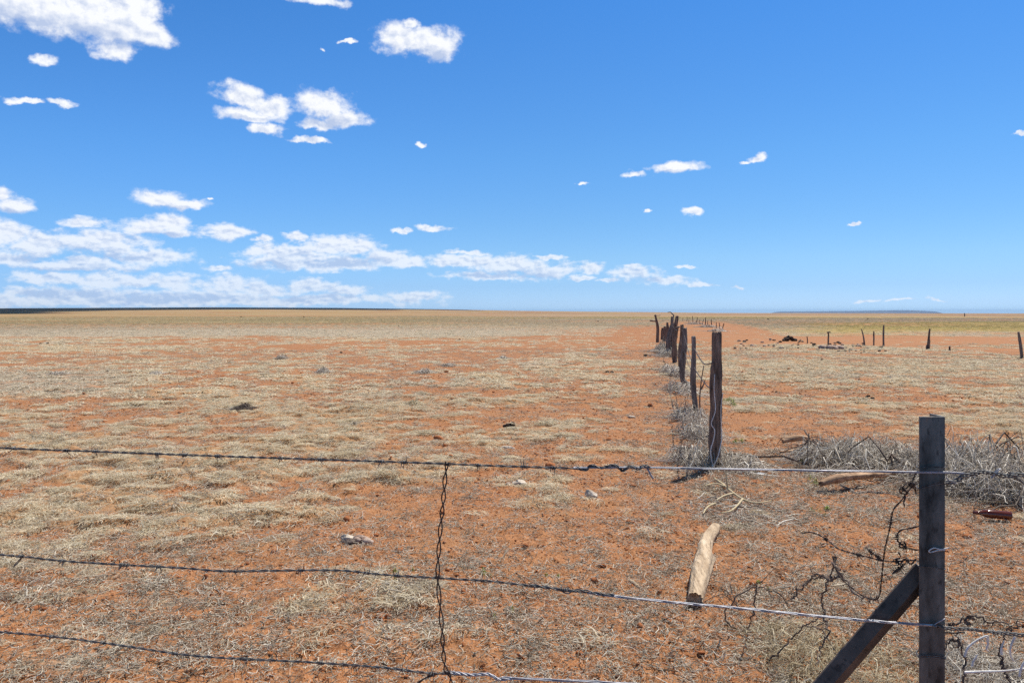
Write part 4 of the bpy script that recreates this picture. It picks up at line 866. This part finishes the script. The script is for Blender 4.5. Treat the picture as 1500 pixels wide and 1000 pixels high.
m, t, b = mat('crumpled_plastic'); b.inputs['Base Color'].default_value = (0.62, 0.68, 0.78, 1); b.inputs['Roughness'].default_value = 0.25
x_, y_ = gp(1113, 695); v, f = rock_vf((.055, .035, .02), 5, 3, 0.9, 0.6, 14); o = thing_mesh('plastic_scrap', (v, f), m, 'crumpled clear plastic scrap on litter right of the thick post', 'plastic scrap', smooth=False); o.location = (x_, y_, g1(x_, y_) + .015)

# ------------------------------------------------------------------ brush
def brush_vf(n, rx, ry, hz, L, rad, seed, K=7, upb=0.25, sides=3):
    g = np.random.default_rng(seed); a = g.uniform(0, 2 * np.pi, n); rr = np.sqrt(g.uniform(0, 1, n)); bx, by = rx * rr * np.cos(a), ry * rr * np.sin(a)
    ug = lambda X, Y: 0.62 + 1.25 * np.clip(fbm(X / (rx * .45) + seed, Y / (ry * .6), 3, seed), -.45, .6)
    top = hz * ug(bx, by) * np.sqrt(np.clip(1 - rr ** 2 * 0.9, 0.03, 1)); z = g.uniform(-0.1, 0.85, n) * top
    p = np.stack([bx, by, z], -1); d = g.normal(size=(n, 3)); d[:, 2] = d[:, 2] * 0.5 + upb; d /= np.linalg.norm(d, axis=1, keepdims=True)
    l = L * np.exp(g.normal(-0.1, 0.4, n)); pts = [p]
    for k in range(K - 1):
        d = d + g.normal(0, 0.42, (n, 3)); d /= np.linalg.norm(d, axis=1, keepdims=True); p = p + d * (l / (K - 1))[:, None]
        lim = hz * 1.5 * g.uniform(.6, 1.5, n) * ug(p[:, 0], p[:, 1]) * np.sqrt(np.clip(1.15 - (p[:, 0] / rx) ** 2 * .7 - (p[:, 1] / ry) ** 2 * .7, 0.04, 1)); p = p.copy(); p[:, 2] = np.clip(p[:, 2], -.02, np.maximum(lim, .03)); pts.append(p)
    P_ = np.stack(pts, 1); rd = rad * np.clip(np.exp(g.normal(-.25, .55, n)), .3, 3.2)[:, None] * np.linspace(1.2, .5, K)[None, :]
    V, Fq = tube(P_, rd, sides, False); return V, Fq, np.repeat(g.uniform(0, 1, n) ** 1.1, K * sides)
def brush(label, px, py, wpx, hpx, n, seed, depth=None, m=None, L=0.35, rad=0.003, group=None, name='dry_brush', cat='brush', upb=.25):
    x_, y_ = gp(px, py); s = y_ / F; V, Fq, bt = brush_vf(n, wpx * s / 2, depth or wpx * s / 2, hpx * s * .8, L, rad, seed, upb=upb)
    xx, yy = V[:, 0] + x_, V[:, 1] + y_; base = g1(x_, y_); V[:, 2] += land(xx, yy) - land(np.array([x_]), np.array([y_]))
    me = mesh_np(name, V, Fq, [m or M_BRUSH], False); q = me.attributes.new('bt', 'FLOAT', 'POINT'); q.data.foreach_set('value', bt.astype(np.float32))
    o = add(name, me, label=label, cat=cat, group=group); o.location = (x_, y_, base); return o
BG = 'grey brush along the foot of the old fence'
brush('tangled grey brush left of the foot of the thick brown post', 1024, 678, 66, 38, 700, 1, .38, group=BG)
brush('low grey brush right of the foot of the thick brown post', 1078, 683, 66, 20, 480, 2, .4, group=BG)
brush('upright grey brush between the two nearest old posts', 1024, 640, 50, 38, 560, 3, .5, group=BG)
brush('grey brush at the foot of the thin straight post', 1008, 612, 38, 26, 400, 4, .6, L=.45, group=BG)
brush('grey brush round the hook-footed post', 996, 575, 30, 18, 330, 5, .8, L=.5, rad=.004, group=BG)
brush('grey brush left of the forked-top post', 986, 548, 22, 14, 380, 6, 1.2, L=.6, rad=.005, group=BG)
brush('pale rounded bush left of the leaning post cluster', 972, 516, 20, 19, 900, 7, .5, L=.6, rad=.006, group=BG)
brush('dense grey brush at the foot of the post cluster', 980, 523, 24, 12, 600, 8, .6, L=.6, rad=.006, group=BG)
brush('low dead brush below the yellow branch', 1075, 745, 150, 7, 420, 9, .5, L=.25, rad=.0026, group=None, upb=0.0)
for a, b, lb in ((1052, 485, 'nearest of the low brush patches under the far curving fence posts'), (1036, 479, 'middle one of the low brush patches under the far curving fence posts'), (1018, 474.5, 'farthest of the low brush patches under the far curving fence posts')):
    brush(lb, a, b, 22, 4, 260, int(a), 1.5, L=.8, rad=.012)
BH = 'brush heaps behind the steel post'
brush('low brown-grey brush heap left of the steel post', 1262, 681, 160, 42, 2000, 11, .55, L=.5, rad=.0032, group=BH)
brush('tall grey brush heap rising right of the steel post', 1440, 716, 165, 66, 2700, 12, .75, L=.5, rad=.0034, group=BH)
brush('sparse dark thorny twigs sticking out over the left brush heap', 1262, 682, 190, 62, 34, 13, .6, M_BRUSHD, L=.85, rad=.006, group=BH, name='thorn_branches')
brush('sparse dark thorny twigs arching over the right brush heap', 1452, 702, 170, 84, 40, 14, .6, M_BRUSHD, L=.9, rad=.007, group=BH, name='thorn_branches')
brush('white bleached twigs on the face of the right brush heap', 1420, 722, 110, 70, 22, 15, .3, M_PALE, L=.7, rad=.005, group=BH, name='bleached_twigs')
brush('pale dry grass clump at the foot of the brace', 1255, 985, 200, 34, 560, 16, .3, M_GRASS, L=.22, rad=.0012, name='dry_grass_clump', cat='dry grass', upb=.35)
brush('grey dry weeds at the bottom right under the middle wire', 1450, 1000, 170, 36, 900, 17, .3, M_BRUSH, L=.22, rad=.0013, name='dry_grass_clump', cat='dry grass', upb=.35)
brush('pale dry stems left of the dark thorny shoot', 1160, 960, 130, 22, 380, 18, .3, M_GRASS, L=.22, rad=.0013, name='dry_grass_clump', cat='dry grass', upb=.3)
brush('thin dark thorn twigs sprawling between the fallen log and the brace', 1150, 905, 190, 60, 30, 23, .4, M_BRUSHD, L=.42, rad=.0022, name='thorn_branches', upb=.35)
brush('thin dark twigs arching at the bottom right corner', 1445, 985, 120, 50, 26, 24, .25, M_BRUSHD, L=.3, rad=.0018, name='thorn_branches', upb=.35)
brush('rusty wire and twigs lying across the fallen log', 1042, 806, 70, 14, 16, 19, .2, M_BRUSHD, L=.22, rad=.0028, name='thorn_branches', upb=.1)
for i, (a, b, w_, h_, lb) in enumerate(((473, 546, 14, 11, 'upright straw tuft left of centre in the middle distance'), (355, 600, 18, 7, 'dark brown rounded tuft left of centre'), (607, 595, 14, 7, 'tan grass tuft on the red patch in the centre'), (622, 547, 20, 6, 'grey-green flat tuft near the middle'),
        (413, 526, 12, 8, 'brown tuft behind the upright straw tuft'), (228, 549, 9, 5, 'dark tuft in the grey patch on the left'), (85, 548, 20, 5, 'long dark tuft lying in the grey patch at left'), (656, 537, 18, 4, 'flat dark tuft right of the grey-green one'), (738, 524, 9, 4, 'small brown tuft beyond the centre'), (1237, 700, 1, 1, ''))):
    if lb: brush(lb, a, b, w_, h_, 260, 30 + i, .25, [M_BRUSH, M_BRUSHD, M_GRASS, M_BRUSH, M_BRUSH, M_BRUSH, M_BRUSH, M_BRUSH, M_BRUSH][i], L=.26, rad=.004, name='grass_tuft', cat='grass tuft', upb=.6)

# ------------------------------------------------------------------ far things
def mesa():
    prof = [(1132, 459), (1138, 457.0), (1146, 456.2), (1200, 455.9), (1232, 455.5), (1262, 455.3), (1300, 454.6), (1325, 454.2), (1345, 454.8), (1362, 455.6), (1370, 457.2), (1378, 459)]
    D0 = 20000.0; pts = np.array([[(a - 750) / F * D0, H + (HOR - b) / F * D0] for a, b in prof]); xs = np.linspace(pts[0, 0], pts[-1, 0], 160)
    zt = np.interp(xs, pts[:, 0], pts[:, 1]) + perlin(xs / 130, xs * 0, 4) * 3; rows = []
    for dy, k in ((-900, 0), (-350, .55), (-150, .95), (0, 1), (200, 1), (600, 0)): rows.append(np.stack([xs, D0 + dy + perlin(xs / 400, xs * 0 + dy, 8) * 160, -90 + (zt + 90) * k], -1))
    V = np.concatenate(rows); n = len(xs); i = np.arange(5)[:, None] * n; j = np.arange(n - 1)[None, :]
    return V, np.stack([i + j, i + j + 1, i + n + j + 1, i + n + j], -1).reshape(-1, 4)
v, f = mesa(); M_MESA = plain('mesa_rock', (0.05, 0.05, 0.05), (0.10, 0.10, 0.10), 0.002, 0.9); add('mesa', mesh_np('mesa', v, f, [M_MESA], True), kind='structure')
# the cloud whose shadow lies over the left of the far rise
def cloud():
    HC = 2000.0; off = sun_dir[:2] / sun_dir[2] * HC; g = np.random.default_rng(4); parts = []; v0, f0 = ICO[2]
    poly = [(0, 460.2), (50, 459.0), (95, 456), (125, 454.8), (200, 454.2), (300, 453.8), (450, 453.8), (560, 453.9), (620, 454.2)]
    ax = np.array([q[0] for q in poly]); near = []
    for a, b in poly:                                        # where each shadow edge pixel falls on the land
        ys = np.linspace(150, CREST, 3000); xs_ = (a - 750) / F * ys; zz = land(xs_, ys); pyp = HOR + (H - zz) / ys * F; k = np.argmax(pyp < b); near.append(ys[k] if k > 0 else 1500)
    print('cloud shadow edge', [int(q) for q in near])
    for a in np.linspace(-420, 650, 31):
        yv0 = float(np.interp(a, ax, near)) * 1.04
        while yv0 < 3000:
            rr = float(np.clip(yv0 * .05, 12, 110)); yv0 += rr * 1.25
            x_ = (a - 750) / F * yv0 + g.uniform(-.4, .4) * rr; yv = yv0 + g.uniform(-.4, .4) * rr; r = rr * g.uniform(.5, 1.3); v = v0 * (1 + .25 * noise3(v0, 1.6, int(a) + 500)[:, None]) * np.array([r * 1.25, r, r * g.uniform(.5, 1.0)]); v[:, 2] = np.maximum(v[:, 2], -r * .25)
            zl = float(land(np.array([x_]), np.array([yv]))[0]); o2 = sun_dir[:2] / sun_dir[2] * (HC - zl); parts.append((v + np.array([x_ + o2[0], yv + o2[1], HC]), f0))
    v, f = join(parts); return mesh_vf('cloud', v, f, [M_CLOUD], True)
m, t, b = mat('cloud_white'); b.inputs['Base Color'].default_value = (0.95, 0.95, 0.96, 1); b.inputs['Roughness'].default_value = 1; b.inputs['Specular IOR Level'].default_value = 0; M_CLOUD = m
tp = t.new('ShaderNodeBsdfTransparent'); mx = t.new('ShaderNodeMixShader'); mx.inputs[0].default_value = 0.36; t.link(b.outputs[0], mx.inputs[1]); t.link(tp.outputs[0], mx.inputs[2]); t.link(mx.outputs[0], t.n['Material Output'].inputs[0])
add('cloud', cloud(), kind='structure')
# air
me = bpy.data.meshes.new('haze'); bm = bmesh.new(); bmesh.ops.create_cube(bm, size=1.0); bm.to_mesh(me); bm.free()
hz = add('haze', me, kind='stuff', label='pale blue air between the viewer and the far mesa', cat='haze'); ZB, ZT = -100.0, 66.0
hz.scale = (46000, 46000, ZT - ZB); hz.location = (0, 0, (ZB + ZT) / 2)
m = bpy.data.materials.new('haze_air'); m.use_nodes = True; t = NT(m.node_tree); t.n.remove(t.n['Principled BSDF'])
pvn = t.new('ShaderNodeVolumePrincipled'); pvn.inputs['Color'].default_value = (0.42, 0.66, 1.0, 1); pvn.inputs['Density'].default_value = 3.6e-5; pvn.inputs['Anisotropy'].default_value = 0.0
t.link(pvn.outputs[0], t.n['Material Output'].inputs['Volume']); me.materials.append(m)
